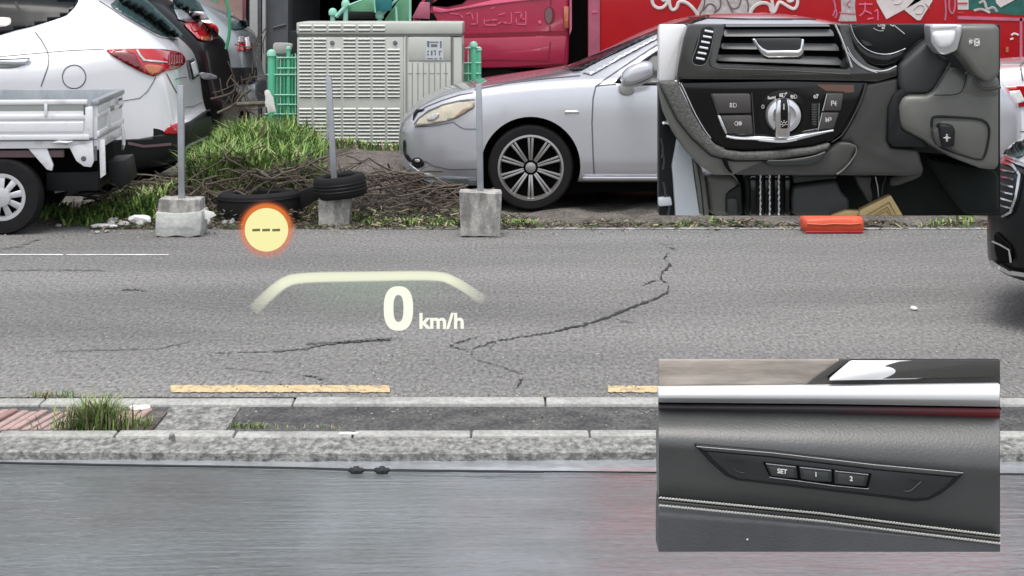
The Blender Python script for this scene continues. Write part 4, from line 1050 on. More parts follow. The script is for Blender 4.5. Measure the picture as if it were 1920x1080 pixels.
pl('front_corner_panel', [(772, 34), (788, 4), (806, 4), (806, 36)], 'pink_trim', lor, TY - .02, .03, .006)
pl('front_grille', [(790, 26), (812, 24), (820, 38), (800, 60), (786, 60)], 'deep_black', lor, TY - .016, .02)
pl('body_groove', [(868, 63), (1064, 57), (1064, 66), (868, 70)], 'magenta_dark', lor, TY - .004, .01)
pl('lower_door_panel', [(868, 72), (1062, 68), (1058, 120), (960, 126), (868, 128)], 'magenta_paint', lor, TY - .03, .06, .012)
pl('step_panel_seam', [(900, 110), (1028, 112), (1031, 78), (1033, 78), (1030, 115), (900, 113)], 'magenta_dark', lor, TY - .034, .01)
pl('door_edge_seam', [(1032, -150), (1034, -150), (1034, 10), (1032, 10)], 'magenta_dark', lor, TY - .004, .01)
pl('door_edge_seam', [(1030, 48), (1033, 48), (1032, 60), (1030, 60)], 'magenta_dark', lor, TY - .004, .01)
hr = pl('door_handle', [(1021, 18), (1028, 12), (1036, 13), (1041, 22), (1041, 36), (1036, 45), (1027, 46), (1021, 38)], 'magenta_dark', lor, TY - .006, .012, 0, sm=2)
part('handle_recess', plate(smoothpoly([(1022, 20), (1028, 14), (1034, 16), (1036, 30), (1032, 44), (1026, 44), (1022, 36)], 2), TY - .012, .008), 'print_dark', hr)
bm = bmesh.new(); lathe(bm, [(.018, 0), (.016, -.006), (.002, -.008)], P(1012, 42, TY), 'y', 20, close=False); part('key_lock', bm, 'faded_letter', lor)
pl('side_marker', [(1057, 12), (1066, 12), (1066, 53), (1058, 53)], 'lamp_amber', lor, TY - .03, .04, .004, label='pale orange side marker strip')
pl('cab_rear_edge', [(1068, -215), (1072, -215), (1072, 55), (1068, 66)], 'pink_trim', lor, TY - .02, .03)
# worn raised lettering on the door, strokes as they read
strokes = [[(845, 25), (862, 27), (868, 33)], [(874, 26), (884, 24), (887, 36)], [(895, 24), (895, 45), (884, 45)], [(908, 36), (908, 47), (930, 47)], [(912, 39), (920, 38), (931, 37)], [(934, 45), (942, 40), (948, 44)], [(936, 28), (946, 25)],
           [(946, 41), (952, 44), (959, 44), (959, 24)], [(966, 24), (978, 23), (978, 36)], [(968, 35), (968, 45), (984, 46)], [(976, 28), (977, 36), (984, 36)], [(986, 22), (986, 46)], [(922, 16), (927, 14)]]
for i, st in enumerate(strokes):
    bm = bmesh.new()
    for a, b in zip(st, st[1:]):
        a, b = Vector(a), Vector(b); t = (b - a).normalized(); n_ = Vector((-t.y, t.x)) * 1.1; e = t * .8
        prism(bm, [P(*(a - n_ - e), TY - .006), P(*(a + n_ - e), TY - .006), P(*(b + n_ + e), TY - .006), P(*(b - n_ + e), TY - .006)], (0, .01, 0))
    part('door_lettering', bm, 'faded_letter', lor, bevel=0)
# chassis, wheels
bm = bmesh.new(); box(bm, (800-960)*TY/F, 7.5, TY + .15, TY + 2.0, .35, .86); part('chassis', bm, 'deep_black', lor)
bm = bmesh.new(); box(bm, (1069-960)*TY/F, (1106-960)*TY/F, TY + .25, TY + 1.9, .5, 2.6); part('cab_gap', bm, 'deep_black', lor)
for x in (-.2, 4.9): wheel(lor, x, TY + .2, .46, .46, .28, -1, 'plain', .27)
# box body
bx0 = (1103 - 960) * TY / F
bm = bmesh.new(); box(bm, bx0, 7.8, TY - .02, TY + 2.2, .86, 4.0); bxo = part('box_body', bm, 'red_paint', lor, bevel=.01)
pl('corner_post', [(1103, -430), (1125, -430), (1125, 104), (1103, 106)], 'pink_trim', lor, TY - .05, .04, .01)
pl('post_bracket', [(1110, 21), (1119, 21), (1119, 24), (1110, 24)], 'faded_letter', lor, TY - .06, .02)
pl('bottom_rail', [(1103, 104), (2300, 118), (2300, 140), (1103, 126)], 'magenta_paint', lor, TY - .05, .05, .01)
# graphics on the box side
def loops(name, curves_, w, m, Y=TY - .028, label=None):
    for c in curves_:
        bm = bmesh.new(); c = smoothpoly(c, 2, closed=False)
        tube(bm, [P(x, y, Y) for x, y in c], w * Y / F / 2, 6)
        for v in bm.verts: v.co.y = Y + (v.co.y - Y) * .35
        part(name, bm, m, lor, label=label)
pl('printed_emblem', [(1298, 60), (1310, 34), (1304, 26), (1318, -4), (1330, -40), (1450, -40), (1432, 0), (1408, 16), (1402, 30), (1420, 24), (1444, 24), (1446, 60)], 'print_grey', lor, TY - .026, .006, sm=1, label='mottled grey centre of the winged emblem')
loops('emblem_scroll', [[(1226, -20), (1221, 6), (1234, 17), (1248, 12), (1254, -4), (1262, -14)], [(1254, -6), (1256, 14), (1262, 20), (1270, 14), (1272, 2), (1288, 4), (1304, 20), (1312, 36)], [(1240, -12), (1242, 2), (1250, 0)],
                        [(1404, 32), (1412, 12), (1430, 4), (1444, 8), (1446, 22), (1452, 24), (1458, 8), (1462, 2), (1480, 14), (1490, 18), (1497, 6), (1492, -20)], [(1474, -10), (1478, 4), (1488, 0)], [(1440, -30), (1446, -8), (1450, 20)]], 6.5, 'paper_white')
loops('emblem_scroll', [[(1318, 20), (1330, 4), (1344, 14), (1338, 28)], [(1350, -6), (1352, 14), (1342, 22)], [(1362, -2), (1372, 18), (1386, 14), (1390, -4)], [(1398, -8), (1404, 10), (1402, 22)], [(1366, 6), (1374, 24)], [(1320, -10), (1322, 10), (1310, 30)]], 3.0, 'print_dark')
loops('emblem_scroll', [[(1300, 60), (1330, 44), (1400, 38), (1470, 42), (1520, 44)]], 5, 'pink_trim')
pl('printed_panel', [(1575, -30), (1606, -30), (1603, 10), (1604, 24), (1606, 40), (1572, 40), (1578, 20)], 'print_grey', lor, TY - .026, .006)
loops('panel_scroll', [[(1565, -20), (1564, 10), (1570, 26), (1566, 34)], [(1584, -10), (1596, 0), (1586, 8), (1594, 14)], [(1574, 24), (1604, 26)], [(1562, 30), (1568, 12), (1562, 0)]], 3, 'pink_trim')
loops('printed_letters', [[(1610, 8), (1636, 8)], [(1622, 4), (1622, 22), (1612, 30)], [(1622, 20), (1634, 26)], [(1640, 22), (1646, 16), (1646, 38)], [(1626, 36), (1638, 34)]], 3, 'faded_letter')
for pts, lb in (([(1638, -40), (1644, 4), (1662, 36), (1714, 8), (1742, -8), (1720, -40)], None), ([(1696, 19), (1720, 38), (1726, 38), (1748, 2), (1752, -20), (1720, -6)], None)):
    sh = pl('printed_sheet', pts, 'paper_white', lor, TY - .032, .008, label='pale slanted sheet stuck on the red box')
    mx_, my_ = sum(p[0] for p in pts)/len(pts), sum(p[1] for p in pts)/len(pts)
    bm = bmesh.new()
    for c in ([(mx_-14, my_+6), (mx_-4, my_-4), (mx_+8, my_), (mx_+2, my_+14), (mx_-10, my_+14)], [(mx_+8, my_-6), (mx_+16, my_+4)]):
        tube(bm, [P(x, y, TY - .034) for x, y in smoothpoly(c, 2, closed=False)], 1.0 * TY / F, 5)
    part('sheet_drawing', bm, 'print_grey', sh)
loops('panel_scroll', [[(1770, -20), (1774, 20), (1772, 38)], [(1782, -10), (1778, 14), (1786, 30), (1792, 10), (1788, -10)]], 3.4, 'pink_trim')
pl('printed_panel', [(1794, -40), (1816, -40), (1816, 18), (1796, 18)], 'paper_white', lor, TY - .026, .006)
loops('printed_letters', [[(1796, 6), (1814, 6)], [(1796, 24), (1806, 24)], [(1798, -6), (1812, -6)]], 3, 'red_paint', TY - .034)
pl('printed_panel', [(1816, -40), (1990, -40), (1990, 30), (1900, 28), (1816, 18)], 'print_teal', lor, TY - .026, .006, label='dark teal panel of the box graphics')
pl('printed_sheet', [(1862, -30), (1868, 6), (1876, 14), (1902, 0), (1930, -30)], 'paper_white', lor, TY - .034, .006)
loops('panel_scroll', [[(1836, 6), (1846, 0), (1850, 20), (1862, 12), (1870, 22)], [(1826, 20), (1840, 16), (1856, 24)]], 5, 'print_grey')
pl('panel_edge', [(1796, 30), (2000, 36), (2000, 42), (1796, 36)], 'pink_trim', lor, TY - .03, .01)
pl('panel_edge', [(1912, 34), (1917, 34), (1917, 120), (1912, 120)], 'pink_trim', lor, TY - .03, .01)
loops('latch', [[(1896, 66), (1902, 62), (1910, 66)], [(1894, 74), (1900, 72)]], 4, 'paper_white')
pl('side_marker', [(1886, 88), (1891, 88), (1891, 98), (1886, 98)], 'lamp_amber', lor, TY - .05, .02)
# ================================================================== small white pickup, tail end in view
tr = root('small_white_pickup', (-2.85, 12.9, 0), 'small white flatbed pickup with its drop-side bed and rear wheel showing at the left edge', 'pickup truck', rot=PI + .080)
def tp(name, bm, m, rt=tr, **k): return part(name, bm, m, rt, world=False, **k)
def tbox(name, x0, x1, y0, y1, z0, z1, m, bevel=.004, rt=tr, **k):
    bm = bmesh.new(); box(bm, x0, x1, y0, y1, z0, z1); return tp(name, bm, m, rt, bevel=bevel, **k)
# local x runs forward (picture left), local y runs towards the street
ZT, ZB = .915, .655
sg = tbox('side_gate', 0.02, 2.0, -.035, 0, ZB, ZT - .07, 'truck_white')
tbox('top_rail', .035, 2.0, -.045, .006, ZT - .035, ZT, 'truck_white', .010, sg)
tbox('rail_gap', .035, 2.0, -.03, .001, ZT - .075, ZT - .035, 'cabinet_gap_light', 0, sg)
tbox('upper_rib', .03, 2.0, -.02, .010, ZT - .135, ZT - .10, 'truck_white', .008, sg)
bm = bmesh.new(); zz = [(.012, ZB + .03), (.020, ZB + .045), (.020, ZT - .155), (.010, ZT - .14)]
prism(bm, [(.06, 0.0, ZB + .035), (.06, .012, ZB + .045), (.06, .012, ZT - .155), (.06, 0, ZT - .145)], (1.94, 0, 0)); tp('pressed_panel', bm, 'truck_white', sg, bevel=.003)
tbox('lower_ledge', .02, 2.0, -.02, .016, ZB - .012, ZB + .024, 'truck_white', .006, sg, label='scratched lower ledge of the side gate')
for x, w in ((.30, .02), (1.5, .02)): tbox('hook', x, x + w, 0, .02, ZT - .11, ZT - .03, 'truck_white', .003, sg)
tbox('corner_post', -.004, .05, -.05, .012, ZB, ZT - .05, 'truck_white', .008)
tbox('inner_shadow_gap', .048, .058, -.02, .013, ZT - .10, ZT - .035, 'seam', 0)
# bed floor, far gate and headboard
tbox('bed_floor', .0, 2.0, -1.37, -.03, ZB - .03, ZB + .01, 'galvanised')
fg = tbox('side_gate', .02, 2.0, -1.40, -1.365, ZB, ZT, 'galvanised', .006, label='far side gate, grey inside')
tbox('headboard', 1.98, 2.03, -1.40, 0, ZB, ZT + .25, 'truck_white')
# tailgate
tg = tbox('tailgate', -.03, 0.0, -1.385, -.02, ZB - .01, ZT - .06, 'truck_white', .006)
bm = bmesh.new(); box(bm, -.045, .012, -1.40, -.0, ZT - .04, ZT); tp('top_rail', bm, 'galvanised', tg, bevel=.010)
tbox('rail_panel', -.034, -.006, -1.38, -.02, ZT - .12, ZT - .04, 'truck_white', .004, tg)
tbox('latch_slot', -.040, -.03, -1.30, -1.14, ZT - .13, ZT - .06, 'seam', .004, tg)
tbox('latch', -.050, -.034, -1.25, -1.10, ZT - .11, ZT - .075, 'truck_white', .004, tg)
tbox('latch', -.046, -.034, -.80, -.62, ZT - .12, ZT - .085, 'cabinet_gap_light', .004, tg)
tbox('lower_rib', -.045, -.02, -1.385, -.02, ZB + .005, ZB + .045, 'truck_white', .010, tg)
tbox('lower_rib', -.040, -.02, -1.385, -.02, ZB + .13, ZB + .165, 'truck_white', .012, tg)
tbox('stiffener', -.044, -.02, -.60, -.52, ZB + .03, ZB + .17, 'truck_white', .008, tg)
tbox('rear_beam', -.035, 0, -1.36, -.04, ZB - .085, ZB - .012, 'truck_white', .006)
for y in (-.95, -.55, -1.2):
    bm = bmesh.new(); pp = [(-.05, y, ZB + .0), (-.062, y - .03, ZB - .06), (-.062, y - .035, ZB - .14), (-.055, y, ZB - .175), (-.062, y + .035, ZB - .14), (-.062, y + .03, ZB - .06), (-.05, y + .01, ZB)]
    if y == -1.2: tube(bm, pp, .0095, 6); tp('hanging_hook', bm, 'truck_white', tr)
# under-bed rail, hinge, bracket
tbox('chassis_rail', .0, 2.0, -.06, -.01, .585, ZB - .02, 'truck_white', .004)
bm = bmesh.new(); tube(bm, [(.26, .016, .625), (.22, .024, .630), (.17, .024, .626), (.13, .016, .632)], [.008, .013, .013, .007], 8); tp('gate_latch', bm, 'chrome', tr)
bm = bmesh.new(); prism(bm, [(.16, 0, .60), (.0, 0, .62), (-.01, 0, .50), (.01, 0, .455), (.06, 0, .462), (.11, 0, .50)], (0, -.03, 0)); br = tp('rear_bracket', bm, 'truck_white', tr, bevel=.005)
bm = bmesh.new(); lathe(bm, [(.018, .002), (.014, .006), (.001, .006)], (.06, 0, .515), 'y', 16, close=False); tp('bolt', bm, 'seam', br)
bm = bmesh.new(); prism(bm, [(-.035, -.05, .64), (-.075, -.05, .64), (-.082, -.05, .40), (-.045, -.05, .375)], (0, -.02, 0)); tp('tail_strap', bm, 'truck_white', tr, bevel=.003)
tbox('strap_slot', -.03, -.012, .0, .006, .50, .60, 'seam', 0)
bm = bmesh.new(); prism(bm, [(.44, -.02, .59), (.31, -.02, .59), (.265, -.02, .47), (.275, -.02, .43), (.31, -.02, .44)], (0, -.03, 0)); tp('fender_strut', bm, 'truck_white', tr, bevel=.006)
# dark underbody
tbox('frame', -.0, 2.0, -1.1, -.3, .36, .585, 'deep_black')
tbox('spare_carrier', .0, .35, -1.2, -.25, .27, .40, 'black_plastic')
tbox('cross_member', .20, .75, -.09, -.05, .52, .57, 'print_dark', .006)
bm = bmesh.new(); prism(bm, [(-.03, -.5, .45), (-.16, -.5, .46), (-.19, -.5, .30), (-.12, -.5, .26), (-.04, -.5, .33)], (0, -.5, 0)); tp('tow_bar', bm, 'black_plastic', tr, bevel=.01)
bm = bmesh.new(); tube(bm, [(.05, -.35, .34), (.16, -.3, .29), (.3, -.3, .26)], .012, 6); tp('exhaust_pipe', bm, 'galvanised', tr)
bm = bmesh.new(); box(bm, .9, 1.0, -.5, -.05, .2, .6); tp('battery_box', bm, 'black_plastic', tr)
# cab (outside the frame at the left)
bm = bmesh.new(); prism(bm, [(2.05, -1.38, .35), (3.25, -1.38, .35), (3.32, -1.38, .95), (2.95, -1.38, 1.75), (2.10, -1.38, 1.78)], (0, 1.36, 0)); tp('cab', bm, 'truck_white', tr, bevel=.05)
bm = bmesh.new(); prism(bm, [(2.25, -.014, 1.05), (3.10, -.014, 1.05), (2.85, -.014, 1.62), (2.25, -.014, 1.62)], (0, .004, 0)); tp('cab_window', bm, 'glass_dark', tr)
mw = rootm(tr)
def wl_(x, y):  # wheels are built in world space
    return mw @ Vector((x, y, 0))
R_ = .256
for x in (.600, 2.55):
    for y, sd, kd in ((-.085, -1, 'hubcap'), (-1.28, 1, 'plain')):
        w_ = wl_(x, y); wheel(tr, w_.x, w_.y, R_, R_, .155, sd, kd, .158)

# ================================================================== metal cabinet with louvres
CY = 16.9; s = F / CY
zc0 = H - (322 - HZ) / s; 
cx0, cx1 = (557 - 960) / s, (866 - 960) / s
ztop = H - (42 - HZ) / s
cab_ = root('louvred_cabinet', ((cx0 + cx1) / 2, CY + .4, zc0 - .1), 'pale grey green metal equipment cabinet full of louvres behind the middle post', 'cabinet')
bm = bmesh.new(); box(bm, cx0, cx1, CY, CY + .85, zc0 - .16, ztop - .13); part('casing', bm, 'cabinet', cab_, bevel=.008)
tp_ = bmesh.new(); box(tp_, cx0 - .005, cx1 + .005, CY - .012, CY + .86, H - (64 - HZ) / s, ztop); lid = part('lid', tp_, 'cabinet', cab_, bevel=.012)
bm = bmesh.new(); box(bm, cx0 + .002, cx1 - .002, CY - .004, CY + .85, H - (67.5 - HZ) / s, H - (64 - HZ) / s); part('lid_gap', bm, 'cabinet_gap', cab_)
# panels of the front
def cpl(name, x0, y0, x1, y1, m, t=.02, f=.008, bevel=.003, rt=cab_, **k):
    bm = bmesh.new(); a, b = P(x0, y1, CY - f), P(x1, y0, CY - f); box(bm, a.x, b.x, CY - f, CY - f + t, a.z, b.z); return part(name, bm, m, rt, bevel=bevel, **k)
fp = cpl('front_panel', 560, 69, 756, 321, 'cabinet')
cpl('panel_gap', 757, 66, 764, 322, 'cabinet_gap_light', .01, .002, 0)
cpl('panel_frame', 757, 70, 760.5, 322, 'cabinet', .02, .012)
up = cpl('control_panel', 766, 69, 845, 114, 'cabinet', .02, .010)
cpl('panel_gap', 845, 69, 849, 170, 'cabinet_gap', .01, .002, 0)
cpl('panel_gap', 849, 69, 851, 322, 'cabinet_gap_light', .01, .002, 0)
lp = cpl('ribbed_panel', 766, 116, 845, 321, 'cabinet', .02, .006)
for i in range(7): cpl('rib', 772 + i*10.5, 118, 774 + i*10.5, 262, 'cabinet_gap_light', .01, .0075, 0, lp)
for i in range(6): cpl('vent_band', 766 + i * 13, 137, 775 + i*13, 138.4, 'cabinet_gap_light', .008, .0082, 0, lp)
st = cpl('label_sticker', 798, 75, 831, 113, 'sticker', .004, .014, 0, up)
for a in ((801, 77, 805, 88), (806, 78, 822, 80), (808, 83, 820, 88), (825, 77, 828, 90), (801, 95, 804, 98), (801, 101, 804, 104), (808, 95, 811, 104), (813, 94, 817, 96), (815, 96, 817, 104), (823, 95, 828, 97), (823, 97, 825, 104), (800, 109, 812, 111), (814, 109, 820, 111), (824, 108, 828, 111)):
    cpl('printed_mark', *a, 'ink', .003, .016, 0, st)
for px in (623, 741):
    bm = bmesh.new(); lathe(bm, [(.020, 0), (.018, -.010), (.002, -.014)], P(px, 80, CY - .010), 'y', 20, close=False); part('lock', bm, 'ink', cab_)
# louvres: one shared mesh, each fin its own object
lw, lh = 23.0 / s, 6.6 / s
bm = bmesh.new()
prism(bm, [(-lw/2, 0, lh*.42), (-lw/2, -.012, lh*.02), (-lw/2, -.009, -lh*.06), (-lw/2, 0, -lh*.04)], (lw, 0, 0), 0)
v = [bm.verts.new(p) for p in ((-lw*.48, -.0015, -lh*.06), (lw*.48, -.0015, -lh*.06), (lw*.48, -.0015, -lh*.40), (-lw*.48, -.0015, -lh*.40))]
f = bm.faces.new(v); f.material_index = 1
for fc in bm.faces: fc.smooth = False
lme = bpy.data.meshes.new('louvre'); bm.to_mesh(lme); bm.free(); lme.materials.append(MATS['cabinet_fin']); lme.materials.append(MATS['cabinet_gap'])
cols = [573.5 + i * 27.9 for i in range(7)]
cols = [572.5 + i * 27.6 for i in range(7)]
rm = rootm(cab_).translation
def louv(px, py, parent):
    o = bpy.data.objects.new('louvre', lme); COL.objects.link(o); o.parent = parent; p = P(px, py, CY - .0085); o.location = p - rm
y = 72.0; rows = []
while y < 182: rows.append(y); y += 6.7
y = 203.0
while y < 294: rows.append(y); y += 6.7
for j, y in enumerate(rows):
    for i, px in enumerate(cols):
        if j in (0, 1, 2) and i in (2, 6) : continue
        louv(px, y + 2, fp)
for i in range(6):
    for y in (48, 56): 
        o_p = P(572.5 + i * 27.6, y + 1, CY - .0135); o = bpy.data.objects.new('louvre', lme); COL.objects.link(o); o.parent = lid; o.location = o_p - rm
for i in range(6): cpl('foot_slot', 566 + i*30, 301, 586 + i*30, 303, 'cabinet_gap_light', .004, .0098, 0, fp); cpl('foot_slot', 566 + i*30, 314, 586 + i*30, 315.5, 'cabinet_gap_light', .004, .0098, 0, fp)
# right side face details
bm = bmesh.new()
for k in range(5): box(bm, cx1 + .001, cx1 + .006, CY + .1 + k*.14, CY + .17 + k*.14, ztop - .36, ztop - .20)
part('side_vents', bm, 'cabinet_gap_light', cab_)
# earth banked against the cabinet foot
# ================================================================== green coated fence round the cabinet
def fence_section(label, posts, Y, top, bot, wires_x, wires_y, sheets=(), lean=0):
    s_ = F / Y; rt = root('green_fence', P(sum(p[0] for p in posts)/len(posts), bot, Y), label, 'fence', 'green mesh fence sections around the metal cabinet')
    for (px, pt, w) in posts:
        bm = bmesh.new(); b, t = P(px, bot, Y), P(px, pt, Y); r_ = w / s_ / 2
        tube(bm, [b, t, t + Vector((0, 0, r_*.6)), t + Vector((0, 0, r_*1.0))], [r_, r_, r_*.8, r_*.2], 14); po = part('post', bm, 'green_wire', rt)
        bm = bmesh.new(); lathe(bm, [(r_*1.18, -r_*.7), (r_*1.22, 0), (r_*.9, r_*.75), (r_*.1, r_*1.05)], t, 'z', 18, close=True); part('post_cap', bm, 'mint_plastic', po)
    for (x, y0, y1) in wires_x:
        bm = bmesh.new(); tube(bm, [P(x, y0, Y - .01), P(x, y1, Y - .01)], 1.4 / s_, 6); part('wire', bm, 'mint_plastic' if (x // 7) % 2 else 'green_wire', rt)
    for (y, x0, x1) in wires_y:
        bm = bmesh.new(); tube(bm, [P(x0, y, Y - .02), P(x1, y, Y - .02)], 1.3 / s_, 6); part('wire', bm, 'mint_plastic', rt)
    for pts, m in sheets:
        part('sheet', plate(pts, Y + .012, .01), m, rt)
    return rt
fence_section('green mesh fence section at the left of the metal cabinet', [(509, 100, 15), (541, 90, 8)], 17.4, 90, 300,
    [(519, 104, 285), (526, 106, 285), (533, 108, 285), (548, 102, 285), (554, 100, 285)], [(140, 500, 556), (128, 520, 556), (178, 500, 556), (214, 497, 556), (248, 505, 556), (108, 518, 556), (196, 520, 556), (232, 520, 556)],
    [([(505, 110), (522, 108), (522, 262), (505, 258)], 'mint_plastic'), ([(523, 118), (556, 104), (556, 285), (523, 280)], 'green_sheet')])
bm = bmesh.new(); Yk = 17.2
prism(bm, [P(x, y, Yk) for x, y in smoothpoly([(495, 172), (499, 168), (505, 170), (508, 178), (513, 184), (515, 200), (519, 213), (510, 209), (502, 214), (501, 203), (496, 196), (498, 184)], 1)], (0, .02, 0)); thing('white_bag', bm, 'litter', 'white torn plastic bag hooked on the left green fence', 'bag', loc=P(505, 210, Yk), bevel=.003)
bm = bmesh.new(); prism(bm, [P(x, y, 17.6) for x, y in smoothpoly([(512, 82), (516, 80), (545, 81), (548, 86), (542, 100), (516, 102), (511, 92)], 1)], (0, .1, 0)); thing('grey_seat_shell', bm, 'kerb_concrete', 'small grey plastic shell behind the left green fence post', 'plastic shell', loc=P(530, 100, 17.6), bevel=.01)
fence_section('green mesh fence section at the right of the metal cabinet', [(888, 84, 13), (898, 92, 9)], 17.6, 80, 260,
    [(878, 86, 250), (868, 90, 250), (893, 100, 250)], [(118, 862, 902), (138, 862, 902), (160, 862, 902), (90, 872, 900)],
    [([(862, 120), (884, 116), (884, 240), (862, 240)], 'pale_green_sheet')])
# stacked green frames behind the cabinet top
def frame_stack(label, Y, posts, struts, sheets, zfoot):
    rt = root('green_frame_stand', P(posts[0][0], 60, Y) * 1, label, 'display stand', 'green folding frames stacked behind the metal cabinet'); s_ = F / Y
    rt.location.z = zfoot
    for pts, m in sheets: part('sheet', plate(pts, Y + .04, .03), m, rt, bevel=.003)
    for px, pt in posts:
        bm = bmesh.new(); b = P(px, 46, Y); b.z = zfoot; t = P(px, pt, Y); r_ = 6.5 / s_; tube(bm, [b, t], r_*.75, 12); lathe(bm, [(r_*1.15, -r_), (r_*1.25, 0), (r_*.9, r_*.8), (r_*.1, r_*1.1)], t, 'z', 18); part('post', bm, 'mint_plastic', rt)
    for a, b, w in struts:
        bm = bmesh.new(); tube(bm, [P(*a, Y - .02), P(*b, Y - .02)], w / s_ / 2, 8); part('strut', bm, 'mint_plastic', rt)
YS = 18.6
frame_stack('left mint green folding frame with pale panel behind the cabinet top', YS, [(624, 22), (648, 6)], [((630, 32), (652, 8), 8), ((654, 10), (700, -8), 4), ((700, -8), (704, 24), 3)],
    [([(655, 10), (680, -3), (704, -8), (704, 22), (650, 21)], 'pale_green_sheet'), ([(704, -40), (736, -40), (734, 20), (704, 22)], 'teal_sheet')], .3)
frame_stack('right mint green folding frame with slanted strut behind the cabinet top', YS + .12, [(712, 28)], [((716, 28), (735, 8), 6), ((735, 8), (756, -12), 5), ((742, 12), (744, 40), 5), ((769, -40), (769, 40), 5)],
    [([(722, 36), (745, 4), (770, -20), (770, 40), (722, 40)], 'pale_green_sheet'), ([(736, -40), (769, -40), (750, -8), (736, 8)], 'teal_sheet')], .3)
bm = bmesh.new(); prism(bm, [P(x, y, YS + .3) for x, y in [(640, 21), (712, 21), (716, 36), (632, 36)]], (0, .3, 0)); thing('black_tray', bm, 'black_plastic', 'dark flat tray lying between the green frames and the cabinet top', 'tray', loc=P(675, 36, YS + .3), bevel=.01)
bm = bmesh.new(); a = P(543, 58, 18.2); b = P(557, 84, 18.2); box(bm, a.x, b.x + .02, 18.2, 18.5, .2, a.z); thing('dark_bin', bm, 'black_plastic', 'dark bin half hidden between the green fence and the cabinet', 'bin', loc=(a.x, 18.3, .2), bevel=.01)
# ================================================================== workshop and walls behind
def wall(name, x0, x1, y0, y1, z1, m, label, cat='wall', bevel=0):
    bm = bmesh.new(); box(bm, x0, x1, y0, y1, -.02, z1); return thing(name, bm, m, label, cat, loc=((x0+x1)/2, (y0+y1)/2, 0), bevel=bevel)
BY = 24.0
X_ = lambda px, Y=BY: (px - 960) * Y / F
ws = root('workshop', (X_(700), BY + 2, 0), 'low workshop with grey metal doors and a dark open bay behind the cabinet', 'building')
bm = bmesh.new(); box(bm, X_(488), X_(538), BY, BY + .08, 0, 3.1); dr = part('metal_door', bm, 'shed_metal', ws)
for (a, b) in (((512, 52), (536, 46)), ((488, 120), (512, 116))):
    bm = bmesh.new(); tube(bm, [P(*a, BY - .01), P(*b, BY - .01)], .012, 6); part('dent', bm, 'seam', dr)
for px in (478, 497):
    bm = bmesh.new(); box(bm, X_(px) - (.05 if px == 478 else .02), X_(px) + (.05 if px == 478 else .02), BY - .12, BY - .02, 0, 3.1); part('door_post', bm, 'shed_post', ws)
bm = bmesh.new(); box(bm, X_(487) - .03, X_(487) + .03, BY - .10, BY - .02, 0, 3.1); part('door_post', bm, 'shed_metal', ws, label='dark door post')
bm = bmesh.new()
box(bm, X_(538), X_(1100), BY + 4, BY + 4.1, 0, 3.1); part('back_wall', bm, 'deep_black', ws)
bm = bmesh.new(); box(bm, X_(450), X_(1300), BY - .1, BY + 4.3, 3.1, 3.3); part('roof', bm, 'shed_metal', ws)
bm = bmesh.new(); box(bm, X_(538), X_(540), BY, BY + 4, 0, 3.1); part('side_wall', bm, 'shed_metal', ws)
bm = bmesh.new(); box(bm, X_(1000), X_(1300), BY - .02, BY + .1, 0, 3.1); part('front_wall', bm, 'grey_wall', ws)
bm = bmesh.new(); box(bm, X_(538), X_(1000), BY + .0, BY + .1, 2.4, 3.1); part('lintel', bm, 'shed_metal', ws)
lb = root('left_building', (X_(200), BY + 2, 0), 'tall grey rendered building at the left with a pinkish brown lower wall', 'building')
bm = bmesh.new(); box(bm, -14, X_(472), BY + .25, BY + 8, 0, 7.5); part('wall', bm, 'grey_wall', lb)
bm = bmesh.new(); box(bm, X_(404), X_(452), BY + .14, BY + .24, .2, 2.4); part('shutter', bm, 'pink_wall', lb)
bm = bmesh.new(); box(bm, X_(452), X_(459), BY + .12, BY + .24, .0, 2.4); part('shutter_frame', bm, 'maroon_wall', lb)
bm = bmesh.new(); box(bm, X_(396), X_(404), BY + .12, BY + .24, .0, 2.4); part('shutter_frame', bm, 'green_sheet', lb)
bm = bmesh.new(); box(bm, -14, X_(395), BY + .18, BY + .24, .0, 2.6); part('lower_wall', bm, 'maroon_wall', lb)
for k in range(4):
    bm = bmesh.new(); box(bm, -12 + k * 2.4, -10.6 + k * 2.4, BY + .2, BY + .3, 4.2, 5.4); fr_ = part('window', bm, 'shed_post', lb)
    bm = bmesh.new(); box(bm, -11.93 + k * 2.4, -10.67 + k * 2.4, BY + .18, BY + .25, 4.28, 5.32); part('pane', bm, 'glass_dark', fr_)
# tangle of pipes and branches between the cars and the fence
r = random.Random(77)
for i in range(26):
    px, py = r.uniform(415, 500), r.uniform(60, 215); Yb = r.uniform(17.8, 18.6)
    a = r.uniform(-1.3, 1.3) if i % 3 else r.uniform(1.3, 1.8); l = r.uniform(18, 60); bm = bmesh.new()
    if px < 430 and py < 130: py += 90
    p0 = (px - math.cos(a) * l/2, py - math.sin(a) * l/2); p1 = (px + math.cos(a) * l/2, py + math.sin(a) * l/2); pm = ((p0[0]+p1[0])/2 + r.uniform(-8, 8), (p0[1]+p1[1])/2 + r.uniform(-8, 8))
    pts = smoothpoly([p0, pm, p1], 2, closed=False); p3 = [P(min(x, 500), min(y, 216), Yb) for x, y in pts]
    tube(bm, p3, .006, 5)
    o = thing('bare_twig', bm, 'bark' if i % 4 else 'bark_pale', 'bare twig in the tangle between the grey hatchback and the green fence', 'twig', loc=tuple(p3[0]), group='bare twigs tangled beside the green fence')
